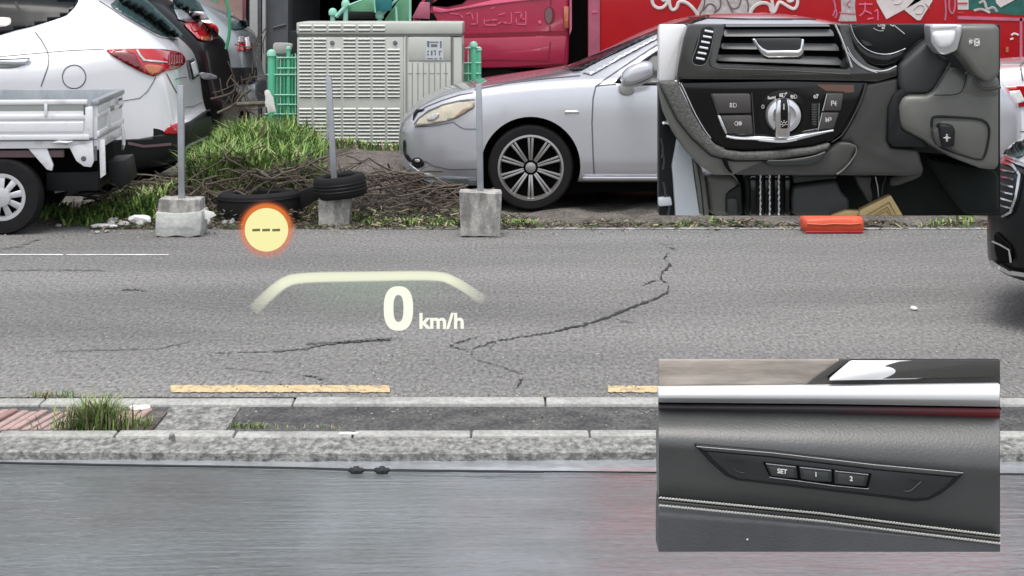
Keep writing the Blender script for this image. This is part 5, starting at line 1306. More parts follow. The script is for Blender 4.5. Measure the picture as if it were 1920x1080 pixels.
for pts, Yb, w, m, lb_ in (([(424, 92), (431, 60), (430, 20), (420, -10)], 18.4, .016, 'green_sheet', 'dark green bent pipe standing beside the black suv'), ([(408, 212), (440, 198), (452, 180), (470, 168)], 17.9, .014, 'bark_pale', 'pale bent pipe lying in the tangle by the grass'), ([(395, 186), (438, 176), (444, 156)], 18.0, .012, 'bark', 'brown bent pipe above the pale one in the tangle'), ([(444, 196), (500, 194)], 17.8, .022, 'bark_pale', 'short pale log on the ground left of the green fence')):
    bm = bmesh.new(); p3 = [P(x, y, Yb) for x, y in smoothpoly(pts, 2, closed=False)]; tube(bm, p3, w, 8); thing('bent_pipe' if 'pipe' in lb_ else 'log', bm, m, lb_, 'pipe' if 'pipe' in lb_ else 'log', loc=tuple(p3[0]))
# trees and houses beyond the frame, as the wet pavement mirrors them
def far_tree(x, y, h, cr, seed, label):
    rt = root('background_tree', (x, y, 0), label, 'tree', 'trees behind the workshop roof'); rr_ = random.Random(seed)
    bm = bmesh.new(); tube(bm, [(x, y, 0), (x + .1, y, h*.4), (x - .1, y, h*.8)], [.18, .13, .05], 8)
    for k in range(6):
        a = rr_.uniform(0, 6.28); tube(bm, [(x, y, h*(.35+.07*k)), (x + math.cos(a)*cr*.7, y + math.sin(a)*cr*.5, h*(.5+.08*k))], [.07, .02], 6)
    part('trunk', bm, 'bark', rt)
    vsx, fs = [], []
    for k in range(5000):
        v = Vector((rr_.gauss(0, 1), rr_.gauss(0, 1), rr_.gauss(0, .9))).normalized() * (rr_.random() ** .4) * cr
        if math.sin(v.x * 3.1 + seed) + math.sin(v.z * 2.7) + math.sin(v.y * 3.3) < -.5: continue
        c0 = Vector((x, y, h * .72)) + v; d = Vector((rr_.uniform(-1, 1), rr_.uniform(-1, 1), rr_.uniform(-1, 1))).normalized() * .2; e = d.orthogonal().normalized() * .11; q = len(vsx)
        vsx += [tuple(c0 - d), tuple(c0 - e), tuple(c0 + d), tuple(c0 + e)]; fs.append((q, q+1, q+2, q+3))
    me = bpy.data.meshes.new('crown'); me.from_pydata(vsx, [], fs); me.materials.append(MATS['grass_b']); o = bpy.data.objects.new('crown', me); COL.objects.link(o); o.parent = rt; me.transform(rootm(rt).inverted())
for i, (x, y, h, cr) in enumerate(((-2.45, 33, 9.6, .85), (-1.75, 33.6, 10.0, .8), (-14, 38, 8, 2.4))):
    far_tree(x, y, h, cr, i + 3, ('small round green tree', 'taller round green tree', 'broad green tree')[i] + ' behind the workshop roof')
# ================================================================== interior panels (solid pieces with their own relief, standing 2.4 m ahead)
mat('soft_trim', (.10, .10, .094), .62, noise=(300, .5), bump=(420, .7, .0020))
mat('smooth_trim', (.060, .058, .055), .5, noise=(8, .18))
mat('olive_trim', (.125, .128, .115), .45, coat=.3, coat_rough=.35, noise=(9, .2))
mat('grey_trim', (.036, .040, .042), .5, noise=(10, .2))
mat('dark_trim', (.010, .012, .013), .5, noise=(6, .3), spec=.3)
mat('knee_trim', (.040, .039, .037), .5, noise=(8, .2))
mat('slat_grey', (.15, .155, .158), .45, noise=(10, .15))
mat('footwell', (.012, .015, .014), .9, noise=(14, .35), spec=.2)
mat('gloss_black', (.003, .0035, .004), .12, coat=.3, spec=.35)
mat('gloss_grey', (.032, .033, .030), .2, coat=.6, noise=(10, .6))
mat('button_grey', (.060, .056, .055), .42, noise=(30, .1))
mat('button_dark', (.020, .023, .025), .4)
mat('satin_metal', (.72, .73, .75), .30, metal=.75)
mat('mirror_metal', (.80, .81, .83), .12, metal=.95)
mat('icon_white', (.80, .78, .75), .5)
mat('white_panel', (.86, .87, .88), .25, coat=.5)
mat('sill_blue_white', (.52, .56, .60), .35, noise=(6, .10))
mat('gold_card', (.56, .43, .20), .4, noise=(12, .18))
mat('gold_line', (.22, .15, .05), .5)
mat('brown_reflex', (.14, .075, .055), .3, coat=.6)
two_tone('grained_veneer', (.46, .41, .365), (.24, .215, .185), 9, (1, 1, 7), .35, .68, .45, fine=(30, .12, (1, 1, 9)))
mat('leather', (.038, .041, .0405), .38, coat=1.0, coat_rough=.42, noise=(12, .18), bump=(330, .5, .0012))
mat('leather_low', (.072, .076, .082), .46, noise=(9, .2), bump=(330, .5, .0012))
mat('thread', (.52, .52, .49), .7)
mat('wine_strip', (.26, .012, .018), .3)
mat('plum_strip', (.055, .045, .055), .35)
_nt = MATS['plum_strip'].node_tree; _tc = _nt.nodes.new('ShaderNodeTexCoord'); _sx = _nt.nodes.new('ShaderNodeSeparateXYZ'); _mr = _nt.nodes.new('ShaderNodeMapRange'); _mx = _nt.nodes.new('ShaderNodeMix'); _mx.data_type = 'RGBA'
_nt.links.new(_tc.outputs['Generated'], _sx.inputs[0]); _nt.links.new(_sx.outputs[0], _mr.inputs['Value']); _mr.inputs['From Min'].default_value = .5; _mr.inputs['From Max'].default_value = .95
_mx.inputs[6].default_value = (.045, .038, .045, 1); _mx.inputs[7].default_value = (.14, .010, .014, 1); _nt.links.new(_mr.outputs[0], _mx.inputs[0]); _nt.links.new(_mx.outputs[2], _nt.nodes['Principled BSDF'].inputs['Base Color'])
YI = 2.40; S1 = YI / F
def U(u, v): return (1230 + u / 2.918, 40 + v / 2.918)
def U2(u, v): return (1230 + u / 2.918, 670 + v / 2.918)
def clip(pts): return pts
def ip(name, pts, m, rt, f=0.0, t=.01, bevel=.0012, sm=0, fn=U, seg=2, **k):
    """panel piece: outline in crop units, front face f metres proud of the base plane"""
    q = [fn(*p) for p in pts]
    if sm: q = smoothpoly(q, sm)
    return part(name, plate(q, YI - f, t), m, rt, bevel=bevel, seg=seg, **k)
def itube(name, pts, w, m, rt, f=.0, sm=2, fn=U, n=8, flat=1.0, **k):
    q = [fn(*p) for p in pts]
    if sm: q = smoothpoly(q, sm, closed=False)
    bm = bmesh.new(); Yf = YI - f
    ws = w if isinstance(w, (int, float)) else None
    rs = w / 2.918 * Yf / F / 2 if ws else [lerp(w[0], w[1], i / (len(q)-1)) / 2.918 * Yf / F / 2 for i in range(len(q))]
    tube(bm, [P(x, y, Yf) for x, y in q], rs, n)
    return part(name, bm, m, rt, **k)
def band(name, top, bot, m, rt, depth, nx=60, ny=24, u0=15, u1=1880, fn=U2, back=.0, **k2):
    """curved strip between two edges; depth(s, v) = how far it stands towards the street viewer"""
    bm = bmesh.new(); g_ = []
    for i in range(nx + 1):
        u = lerp(u0, u1, i/nx); col = []
        for j in range(ny + 1):
            w = j / ny; v = lerp(curve(top, u), curve(bot, u), w); x, y = fn(u, v); col.append(bm.verts.new(P(x, y, YI - depth(w, (u - u0) / (u1 - u0)))))
        g_.append(col)
    for i in range(nx):
        for j in range(ny): bm.faces.new((g_[i][j], g_[i+1][j], g_[i+1][j+1], g_[i][j+1]))
    bnd = [e for e in bm.edges if len(e.link_faces) == 1]
    r_ = bmesh.ops.extrude_edge_only(bm, edges=bnd)
    for v in [q for q in r_['geom'] if isinstance(q, bmesh.types.BMVert)]: v.co.y = YI + back
    return part(name, bm, m, rt, angle=50, **k2)
def icon(name, strokes, m, rt, f, w=3.2, fn=U):
    """printed pictogram from pen strokes"""
    bm = bmesh.new(); Yf = YI - f
    for st in strokes:
        for a, b in zip(st, st[1:]):
            a, b = Vector(a), Vector(b)
            if (b - a).length < .01: continue
            t = (b - a).normalized(); n_ = Vector((-t.y, t.x)) * w / 2; e = t * w * .3
            prism(bm, [P(*fn(*(a - n_ - e)), Yf), P(*fn(*(b - n_ + e)), Yf), P(*fn(*(b + n_ + e)), Yf), P(*fn(*(a + n_ - e)), Yf)], (0, .0006, 0))
    return part(name, bm, m, rt)
def arc(cx, cy, r, a0, a1, n=10, ry=None): return [(cx + r * math.cos(math.radians(lerp(a0, a1, i/n))), cy + (ry or r) * math.sin(math.radians(lerp(a0, a1, i/n)))) for i in range(n+1)]

# ---- dashboard
dash = root('dashboard', P(*U(650, 840), YI), 'black dashboard corner with air vent, chrome light switch and fog lamp buttons', 'dashboard')
bk = ip('carrier', [(118, 17), (1884, 17), (1884, 760), (1300, 700), (400, 700), (250, 560), (130, 330)], 'dark_trim', dash, -.030, .05)
ip('gloss_trim', [(178, 17), (380, 17), (330, 232), (1060, 262), (1000, 17), (1060, 17), (1060, 60), (1090, 150), (1160, 232), (1240, 262), (1320, 238), (1325, 300), (1210, 332), (700, 322), (118, 318), (114, 300), (128, 200), (150, 90)], 'gloss_grey', dash, .012, .03, .003)
ip('vent_recess', [(325, 17), (985, 17), (1070, 262), (322, 240), (305, 225)], 'deep_black', dash, -.022, .01)
for nm, pts in (('vent_slat', [(385, 17), (955, 17), (958, 28), (382, 30)]), ('vent_slat', [(384, 44), (960, 36), (976, 60), (978, 82), (372, 84), (372, 60)]), ('vent_slat', [(372, 112), (990, 122), (1004, 140), (1005, 162), (360, 152), (358, 130)]), ('vent_slat', [(348, 172), (1000, 196), (1018, 216), (1026, 242), (338, 218), (336, 196)])):
    bm = bmesh.new(); q = [P(*U(*p), YI + .012) for p in pts]; prism(bm, q, (0, .016, 0))
    # slats tilt: their upper edge stands further back
    zs_ = [v.co.z for v in bm.verts]; zm, zM = min(zs_), max(zs_)
    for v in bm.verts: v.co.y += (v.co.z - zm) / max(zM - zm, 1e-6) * .012
    part(nm, bm, 'slat_grey', dash, bevel=.0015)
ip('vent_wing', [(1030, 200), (1056, 240), (1062, 262), (1010, 252)], 'grey_trim', dash, -.004, .01)
tab = ip('vent_tab', [(526, 96), (545, 94), (560, 122), (585, 146), (610, 158), (770, 160), (790, 150), (798, 94), (812, 100), (812, 160), (800, 184), (780, 196), (615, 198), (590, 188), (570, 165)], 'mirror_metal', dash, .016, .016, .003, seg=3)
ip('tab_face', [(548, 94), (798, 92), (790, 148), (770, 160), (612, 158), (585, 145), (562, 120)], 'grey_trim', tab, .013, .012, .002)
ip('tab_underside', [(572, 168), (592, 190), (615, 200), (782, 198), (802, 186), (812, 170), (806, 198), (786, 208), (610, 208), (586, 196)], 'button_dark', tab, .010, .01, .002)
itube('vent_trim_line', [(980, 17), (1010, 80), (1040, 160), (1072, 252)], 11, 'satin_metal', dash, .016, 0)
itube('vent_lower_lip', [(302, 150), (292, 225), (318, 258), (480, 264), (700, 268), (1060, 290)], (9, 7), 'smooth_trim', dash, .014)
# thumb wheel
ip('wheel_slot', [(245, 48), (262, 30), (300, 28), (322, 44), (312, 120), (285, 215), (262, 240), (215, 236), (196, 214), (210, 140)], 'dark_trim', dash, .013, .006, .001, sm=1)
itube('slot_rim', [(242, 60), (228, 130), (195, 210), (205, 238), (250, 244), (276, 232), (300, 160), (320, 50)], 5, 'olive_trim', dash, .015)
tw = itube('thumb_wheel', [(288, 52), (270, 110), (252, 165), (240, 210)], 44, 'button_grey', dash, .006, 1, n=12)
for i in range(6):
    t = i / 5; cx, cy = lerp(290, 243, t), lerp(56, 205, t)
    itube('rib', [(cx - 24, cy - 5), (cx, cy - 1), (cx + 22, cy + 3)], 15, 'mirror_metal', tw, .016, 0)
# instrument dial
dc = U(1232, 8)
dial = root('instrument_dial', P(*U(1235, 180), YI), 'round dark instrument dial with thin silver rim at the top of the dashboard', 'instrument dial')
bm = bmesh.new(); q = smoothpoly([U(1062, 17), U(1078, 70), U(1110, 120), U(1160, 160), U(1225, 180), U(1290, 176), U(1340, 158), U(1362, 145), U(1500, 70), U(1500, 17)], 1); prism(bm, [P(x, y, YI + .006) for x, y in q], (0, .01, 0)); part('dial_face', bm, 'dark_trim', dial, bevel=.001)
itube('dial_rim', [(1064, 17), (1080, 75), (1118, 128), (1170, 165), (1232, 182), (1290, 178), (1340, 160), (1366, 148)], 6, 'satin_metal', dial, .0)
itube('outer_rim', [(1046, 140), (1070, 190), (1120, 240), (1190, 272), (1260, 272), (1316, 244)], (5, 7), 'satin_metal', dial, .016)
itube('outer_rim', [(1050, 170), (1090, 226), (1150, 262), (1210, 280)], 5, 'satin_metal', dial, .018)
ip('dial_ring', [(1036, 60), (1052, 120), (1080, 172), (1130, 215), (1200, 242), (1262, 244), (1320, 226), (1350, 200), (1366, 152), (1330, 168), (1280, 184), (1225, 186), (1165, 168), (1112, 130), (1076, 76), (1062, 17), (1030, 17)], 'gloss_black', dial, .010, .02, .003)
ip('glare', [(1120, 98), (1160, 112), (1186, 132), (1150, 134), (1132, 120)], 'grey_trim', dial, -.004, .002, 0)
icon('dial_numbers', [[(1216, 18), (1216, 26), (1228, 26), (1228, 18)], [(1236, 18), (1236, 26), (1246, 26), (1246, 18), (1236, 22)], [(1252, 18), (1252, 28)], [(1236, 34), (1250, 34)], [(1236, 40), (1250, 40)], [(1243, 34), (1243, 40)], [(1282, 18), (1296, 26), (1302, 20)]], 'icon_white', dial, -.004, 3.6)
icon('dial_scale', [arc(1232, -10, 62, 130, 78, 8), [(1304, 22), (1360, 68)]], 'icon_white', dial, -.004, 3)
# light switch panel
ip('gloss_panel', [(132, 336), (700, 326), (1152, 334), (1126, 420), (1076, 520), (1030, 600), (960, 655), (860, 682), (660, 704), (480, 708), (390, 700), (320, 668), (262, 600), (205, 500), (160, 400)], 'gloss_black', dash, .014, .03, .003)
itube('panel_trim', [(136, 340), (165, 400), (210, 500), (262, 590), (300, 640)], (9, 5), 'satin_metal', dash, .016)
itube('panel_trim', [(1152, 338), (1120, 440), (1070, 540), (1020, 625), (960, 662)], (10, 6), 'grey_trim', dash, .018)
itube('chrome_swoosh', [(384, 628), (440, 640), (540, 642), (620, 648), (695, 652), (760, 640), (830, 620), (970, 596)], (17, 13), 'mirror_metal', dash, .022, 2)
itube('chrome_swoosh', [(560, 644), (640, 652), (700, 655), (770, 642)], 26, 'mirror_metal', dash, .020, 2)
ip('chrome_swoosh', [(384, 622), (470, 632), (560, 630), (655, 634), (740, 628), (850, 610), (970, 590), (972, 602), (860, 630), (770, 652), (700, 664), (640, 662), (540, 652), (420, 646)], 'satin_metal', dash, .0215, .01, .003, seg=3)
b1 = ip('fog_light_button', [(304, 397), (518, 396), (522, 503), (346, 505)], 'button_grey', dash, .022, .015, .0025, label='front fog lamp button')
ip('button_edge', [(300, 395), (340, 507), (346, 505), (306, 398)], 'smooth_trim', b1, .0215, .01, 0)
b2 = ip('fog_light_button', [(352, 515), (524, 512), (534, 620), (392, 614), (372, 560)], 'button_grey', dash, .022, .015, .0025, label='rear fog lamp button')
ip('button_edge', [(336, 512), (352, 515), (392, 612), (382, 618), (355, 565)], 'satin_metal', b2, .021, .01, .001)
ip('divider', [(522, 392), (527, 392), (542, 622), (536, 622)], 'grey_trim', dash, .018, .01, 0)
lamp_o = lambda x, y, s=1: [[(x, y - 11*s), (x, y + 11*s)] , [(x, y - 11*s)] + arc(x + 3*s, y, 14*s, -85, 85, 8, 11*s) + [(x, y + 11*s)]]
icon('fog_icon', lamp_o(424, 459) + [[(404, 451), (416, 451)], [(404, 459), (416, 459)], [(404, 467), (416, 467)], [(410, 447), (410, 471)]], 'icon_white', b1, .0228)
icon('fog_icon', [[(446, 548), (446, 570)], [(446, 548)] + arc(443, 559, 13, -95, -265, 8, 11) + [(446, 570)], [(452, 552), (468, 552)], [(452, 559), (470, 559)], [(452, 566), (468, 566)], [(460, 548), (460, 570)]], 'icon_white', b2, .0228)
b3 = ip('parking_button', [(940, 394), (1028, 396), (1012, 490), (916, 490)], 'button_grey', dash, .022, .015, .002)
b4 = ip('parking_button', [(914, 498), (1004, 498), (974, 586), (888, 596)], 'button_grey', dash, .022, .015, .002)
for a, b in (((936, 396), (912, 490)), ((910, 500), (886, 596))): itube('button_edge', [a, b], 5, 'satin_metal', b3, .022, 0)
icon('parking_icon', [[(960, 460), (960, 436), (972, 436), (972, 448), (960, 448)], [(978, 448), (986, 437)], [(978, 450), (988, 450)], [(978, 452), (986, 461)]], 'icon_white', b3, .0228, 3.4)
icon('parking_icon', [[(944, 550), (944, 528), (958, 528), (958, 540), (944, 540)], [(938, 538), (928, 528)], [(938, 540), (926, 540)], [(938, 543), (929, 550)]], 'icon_white', b4, .0228, 3.4)
ip('copper_reflex', [(876, 345), (1084, 348), (1082, 388), (1032, 390), (1028, 384), (930, 380)], 'brown_reflex', dash, .0152, .003, 0)
sw = root('light_switch_knob', P(*U(692, 515), YI - .02), 'round chrome rotary light switch with a black pointer bar', 'switch knob')
bm = bmesh.new(); c0 = P(*U(693, 513), YI - .012); r0 = 96 / 2.918 * S1
lathe(bm, [(r0*1.0, .004), (r0*1.0, -.006), (r0*.93, -.014), (r0*.66, -.016), (r0*.60, -.010), (r0*.02, -.009)], c0, 'y', 48, close=False); part('ring', bm, 'satin_metal', sw)
bm = bmesh.new(); lathe(bm, [(r0*1.45, .002), (r0*1.43, -.0035), (r0*1.1, -.004)], c0, 'y', 48, close=False); part('collar', bm, 'gloss_black', sw)
bar = ip('pointer_bar', [(664, 434), (728, 430), (738, 520), (732, 628), (716, 640), (668, 640), (656, 626), (654, 520)], 'mirror_metal', sw, .036, .03, .004, seg=3)
ip('bar_inset', [(682, 420), (716, 420), (724, 470), (722, 586), (684, 588), (682, 500)], 'gloss_black', bar, .0385, .004, .001)
icon('bar_mark', [[(700, 452), (700, 482)]], 'icon_white', bar, .0390, 4)
icon('lamp_icon', [arc(701, 560, 8, 0, 360, 12), [(701, 547), (701, 542)], [(690, 552), (686, 548)], [(712, 552), (716, 548)], [(688, 564), (683, 566)], [(714, 564), (718, 566)], [(695, 572), (692, 576)]], 'icon_white', bar, .0390, 3)
icon('off_mark', [arc(585, 467, 6, 0, 360, 12, 10)], 'icon_white', dash, .0180, 3.4)
icon('side_light_icon', [[(614, 410), (614, 426)], [(620, 414), (620, 424), (632, 424), (632, 414)], [(637, 424), (637, 414), (646, 414), (646, 424)], [(652, 410), (652, 426)], [(620, 419), (646, 419)]], 'icon_white', dash, .0180, 3.4)
icon('auto_light_icon', lamp_o(692, 404, .9) + [[(676, 398), (688, 396)], [(676, 404), (686, 404)], [(676, 410), (688, 410)], [(706, 392), (712, 398), (716, 390)]], 'icon_white', dash, .0180, 3.6)
icon('low_beam_icon', lamp_o(756, 412, .9) + [[(738, 404), (750, 408)], [(736, 411), (750, 413)], [(738, 418), (750, 420)]], 'icon_white', dash, .0180, 3.4)
icon('dimmer_icon', [[(866, 418), (862, 410), (870, 404), (874, 418), (866, 420)], [(876, 402), (884, 400), (880, 420)], [(884, 398), (888, 404)]], 'icon_white', dash, .0180, 3.6)
ip('dimmer_slot', [(850, 448), (896, 446), (890, 580), (850, 574)], 'dark_trim', dash, .0150, .004, .0005)
dw = itube('dimmer_wheel', [(868, 452), (864, 485), (862, 515), (864, 545), (868, 572)], 30, 'grey_trim', dash, .012, 1, n=12)
for i in range(9): itube('rib', [(852, 458 + i*13), (880, 458 + i*13)], 5, 'smooth_trim', dw, .0185, 0)
itube('slot_edge', [(893, 450), (890, 575)], 3, 'satin_metal', dash, .0155, 0)
# padded lower trim that runs round the switch panel
outer = [(16, 334), (120, 330), (150, 400), (200, 500), (262, 596), (322, 668), (392, 704), (480, 714), (660, 708), (860, 686), (960, 660), (1032, 606), (1080, 525), (1128, 424), (1155, 338), (1330, 306), (1328, 400), (1280, 520), (1268, 640), (1290, 690), (1440, 700), (1452, 760), (1470, 830), (1380, 846), (1200, 846), (900, 842), (330, 842), (240, 790), (160, 704), (100, 610), (50, 500), (18, 380)]
ip('padded_trim', [(16, 334), (118, 330), (150, 400), (200, 500), (262, 600), (322, 672), (392, 708), (480, 718), (660, 712), (860, 690), (960, 664), (950, 700), (860, 730), (640, 760), (440, 762), (370, 752), (300, 730), (200, 640), (120, 540), (60, 420)], 'soft_trim', dash, .026, .05, .007, seg=3, label='grained padded edge')
ip('lower_trim', [(16, 340), (60, 420), (120, 540), (200, 640), (300, 730), (370, 752), (440, 762), (600, 762), (420, 842), (322, 842), (240, 790), (160, 704), (100, 610), (50, 500)], 'olive_trim', dash, .018, .05, .006, seg=3)
ip('kick_trim', [(396, 750), (640, 758), (860, 728), (950, 698), (1000, 660), (1060, 660), (1100, 690), (1060, 780), (990, 842), (436, 842), (400, 800)], 'smooth_trim', dash, .016, .05, .005, seg=3)
ip('trim_slot', [(364, 752), (388, 754), (402, 800), (424, 832), (404, 826), (380, 795)], 'deep_black', dash, .027, .02, .001)
ip('knee_panel', [(1150, 342), (1330, 306), (1328, 420), (1280, 530), (1268, 650), (1290, 690), (1440, 702), (1455, 770), (1472, 828), (1380, 846), (990, 844), (1066, 770), (1098, 700), (1060, 668), (1000, 660), (1040, 600), (1090, 510)], 'knee_trim', dash, .010, .05, .006, seg=3)
itube('knee_ridge', [(1010, 668), (1080, 672), (1102, 700), (1080, 750), (1030, 810), (988, 838)], (6, 12), 'olive_trim', dash, .020)
ip('release_handle', [(596, 764), (640, 760), (780, 758), (880, 742), (926, 712), (930, 724), (896, 768), (820, 786), (640, 788), (612, 780)], 'grey_trim', dash, .024, .02, .004, seg=3)
itube('handle_lip', [(612, 762), (720, 762), (860, 742), (924, 716)], (5, 10), 'olive_trim', dash, .026)
# steering column and wheel
colm = root('steering_column', P(*U(1600, 800), YI), 'dark steering column cover with a small adjuster switch in a rounded recess', 'steering column')
ip('column_cover', [(1330, 470), (1350, 400), (1480, 402), (1530, 380), (1608, 240), (1700, 280), (1760, 360), (1884, 360), (1884, 820), (1780, 806), (1660, 760), (1560, 706), (1440, 640), (1340, 590)], 'olive_trim', colm, .022, .07, .010, seg=3)
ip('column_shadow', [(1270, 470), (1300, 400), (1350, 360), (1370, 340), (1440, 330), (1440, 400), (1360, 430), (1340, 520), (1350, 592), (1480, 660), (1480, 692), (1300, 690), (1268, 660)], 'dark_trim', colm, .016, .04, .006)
ip('upper_cover', [(1330, 240), (1400, 180), (1500, 90), (1560, 190), (1620, 210), (1540, 350), (1500, 398), (1350, 400), (1330, 340)], 'grey_trim', colm, .018, .05, .008, seg=3)
itube('cover_seam', [(1380, 404), (1480, 402), (1516, 384), (1560, 310), (1612, 228)], (4, 9), 'smooth_trim', colm, .030)
itube('cover_seam', [(1520, 404), (1670, 402), (1690, 340), (1700, 286)], 5, 'dark_trim', colm, .026)
ip('column_side', [(1700, 300), (1760, 260), (1884, 300), (1884, 420), (1760, 430), (1670, 404)], 'olive_trim', colm, .024, .04, .010, seg=3)
itube('column_ring', [(1740, 300), (1756, 350), (1810, 378), (1884, 358)], 20, 'smooth_trim', colm, .040)
itube('recess_edge', [(1508, 580), (1508, 530), (1530, 518), (1640, 524), (1760, 532), (1806, 548), (1828, 590), (1812, 690), (1796, 742), (1772, 758), (1690, 738), (1560, 696), (1530, 660)], 13, 'dark_trim', colm, .0235, 2)
ip('recess_panel', [(1540, 545), (1640, 545), (1760, 550), (1800, 580), (1790, 690), (1770, 738), (1660, 712), (1560, 670)], 'olive_trim', colm, .0225, .005, .001, sm=1)
jt = ip('adjuster_switch', [(1548, 560), (1628, 566), (1640, 600), (1636, 690), (1572, 690), (1556, 640)], 'dark_trim', colm, .040, .02, .004, seg=3)
ip('switch_flank', [(1512, 590), (1548, 576), (1570, 640), (1574, 690), (1536, 682), (1520, 640)], 'smooth_trim', jt, .036, .015, .004)
icon('arrows_icon', [[(1592, 618), (1592, 656)], [(1574, 637), (1610, 637)], [(1586, 631), (1598, 643)], [(1598, 631), (1586, 643)], [(1588, 620), (1596, 620)], [(1588, 654), (1596, 654)]], 'icon_white', jt, .0408, 4)
stw = root('steering_wheel', P(*U(1700, 200), YI), 'blurred steering wheel spoke with bright silver insert at the top right of the dashboard', 'steering wheel')
ip('spoke', [(1660, 17), (1884, 17), (1884, 300), (1830, 340), (1760, 300), (1700, 220), (1640, 160)], 'olive_trim', stw, .055, .05, .018, seg=4)
ip('spoke_frame', [(1500, 17), (1680, 17), (1676, 60), (1650, 160), (1580, 186), (1552, 178), (1508, 120)], 'satin_metal', stw, .060, .04, .010, seg=4)
ip('spoke_insert', [(1512, 52), (1648, 44), (1640, 100), (1618, 138), (1555, 146), (1520, 100)], 'white_panel', stw, .066, .02, .006, seg=3)
ip('spoke_insert', [(1512, 17), (1650, 17), (1648, 34), (1512, 42)], 'white_panel', stw, .065, .02, .003)
icon('spoke_icon', [[(1718, 96), (1718, 126)], [(1718, 96), (1732, 110), (1718, 124)], [(1744, 98), (1766, 98), (1768, 128), (1746, 134), (1744, 98)], [(1748, 116), (1762, 116)]], 'icon_white', stw, .0560, 9)
# open door edge, sill and footwell
dr2 = root('door_sill', P(*U(150, 1060), YI + .1), 'pale blue grey door sill and white pillar beside the dashboard', 'door sill')
ip('white_pillar', [(16, 17), (172, 17), (140, 110), (118, 230), (110, 332), (16, 332)], 'white_panel', dr2, -.02, .03, .004)
ip('sill_plate', [(100, 620), (140, 640), (196, 740), (210, 860), (240, 1063), (108, 1063), (96, 860), (90, 790), (118, 640)], 'sill_blue_white', dr2, -.030, .05, .006, seg=3)
ip('seal', [(196, 740), (250, 800), (272, 870), (296, 1063), (240, 1063), (214, 870)], 'olive_trim', dr2, -.028, .05, .012, seg=3)
itube('seal_line', [(226, 780), (246, 900), (262, 1063)], 8, 'dark_trim', dr2, -.024, 0)
ip('hinge_area', [(16, 336), (60, 440), (96, 560), (118, 640), (90, 790), (96, 870), (108, 1063), (16, 1063)], 'dark_trim', dr2, -.045, .03, .002)
itube('hinge', [(36, 560), (52, 552), (76, 560)], 18, 'chrome', dr2, -.03, 1)
for u, v in ((28, 640), (34, 700), (40, 880), (62, 950)): itube('cable', [(u, v), (u + 14, v + 60), (u + 4, v + 110)], 12, 'grey_trim', dr2, -.035, 1)
ip('connector', [(16, 968), (82, 962), (90, 1008), (16, 1014)], 'sill_blue_white', dr2, -.030, .02, .002)
fw = root('footwell', P(*U(900, 1060), YI + .1), 'dark footwell with ribbed pedals below the dashboard', 'footwell')
ip('carpet', [(240, 838), (1300, 690), (1884, 740), (1884, 1063), (290, 1063)], 'footwell', fw, -.075, .02, 0)
ip('side_trim', [(262, 836), (430, 838), (470, 900), (472, 1063), (298, 1063), (270, 880)], 'olive_trim', fw, -.035, .04, .008, seg=3)
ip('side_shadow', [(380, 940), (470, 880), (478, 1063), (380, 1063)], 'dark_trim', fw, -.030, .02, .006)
ip('side_stop', [(388, 970), (432, 960), (446, 980), (446, 1063), (392, 1063)], 'grey_trim', fw, -.026, .02, .008, seg=3)
ip('pedal_box', [(480, 838), (745, 838), (740, 1063), (490, 1063)], 'dark_trim', fw, -.050, .02, .004)
for u in (571, 622, 672):
    bm = bmesh.new(); pts = [(u + 1.6 * math.sin(i * 1.9), 840 + i * 11) for i in range(21)]
    tube(bm, [P(*U(*p), YI + .036) for p in pts], [(5.0 + 2.2 * math.sin(i * 2.3)) / 2.918 * S1 / 1.0 for i in range(21)], 8); part('pedal_strip', bm, 'satin_metal', fw)
for u, w in ((515, 36), (596, 26), (648, 24), (705, 30)): ip('pedal_rib', [(u, 850), (u + w, 850), (u + w, 1063), (u, 1063)], 'gloss_black', fw, -.040, .01, .003)
ip('foot_rest', [(752, 842), (990, 842), (992, 862), (752, 888)], 'grey_trim', fw, -.040, .03, .003)
ip('foot_rest', [(752, 900), (990, 866), (1020, 940), (1058, 968), (1062, 1063), (752, 1063), (744, 980)], 'grey_trim', fw, -.034, .04, .008, seg=3)
ip('brake_pedal', [(1086, 846), (1184, 848), (1176, 900), (1190, 960), (1180, 1000), (1150, 960), (1110, 900)], 'smooth_trim', fw, -.040, .02, .004)
itube('pedal_arm', [(1200, 850), (1212, 900), (1218, 960)], 5, 'satin_metal', fw, -.045, 0); itube('pedal_arm', [(1258, 850), (1240, 900), (1236, 950)], 6, 'grey_trim', fw, -.045, 0)
ip('foam', [(1280, 850), (1470, 800), (1460, 850), (1400, 876), (1330, 900), (1276, 906)], 'smooth_trim', fw, -.050, .02, .006)
ip('carpet_flap', [(1480, 740), (1884, 820), (1884, 1063), (1700, 1063), (1600, 930)], 'footwell', fw, -.045, .03, .010)
gc = root('gold_card', P(*U(1200, 1060), YI), 'gold card box with concentric line pattern lying in the footwell', 'card box')
ip('card_top', [(1110, 1063), (1120, 1032), (1285, 950), (1352, 1063)], 'gold_card', gc, -.020, .02, .0015)
ip('card_flap', [(960, 1063), (1040, 1034), (1116, 1036), (1106, 1063)], 'gold_card', gc, -.024, .02, .0015)
icon('line_pattern', [[(1150, 1063), (1276, 990), (1316, 1063)], [(1190, 1063), (1266, 1016), (1292, 1063)], [(1212, 1063), (1262, 1036), (1280, 1063)]], 'gold_line', gc, -.0185, 3.5)

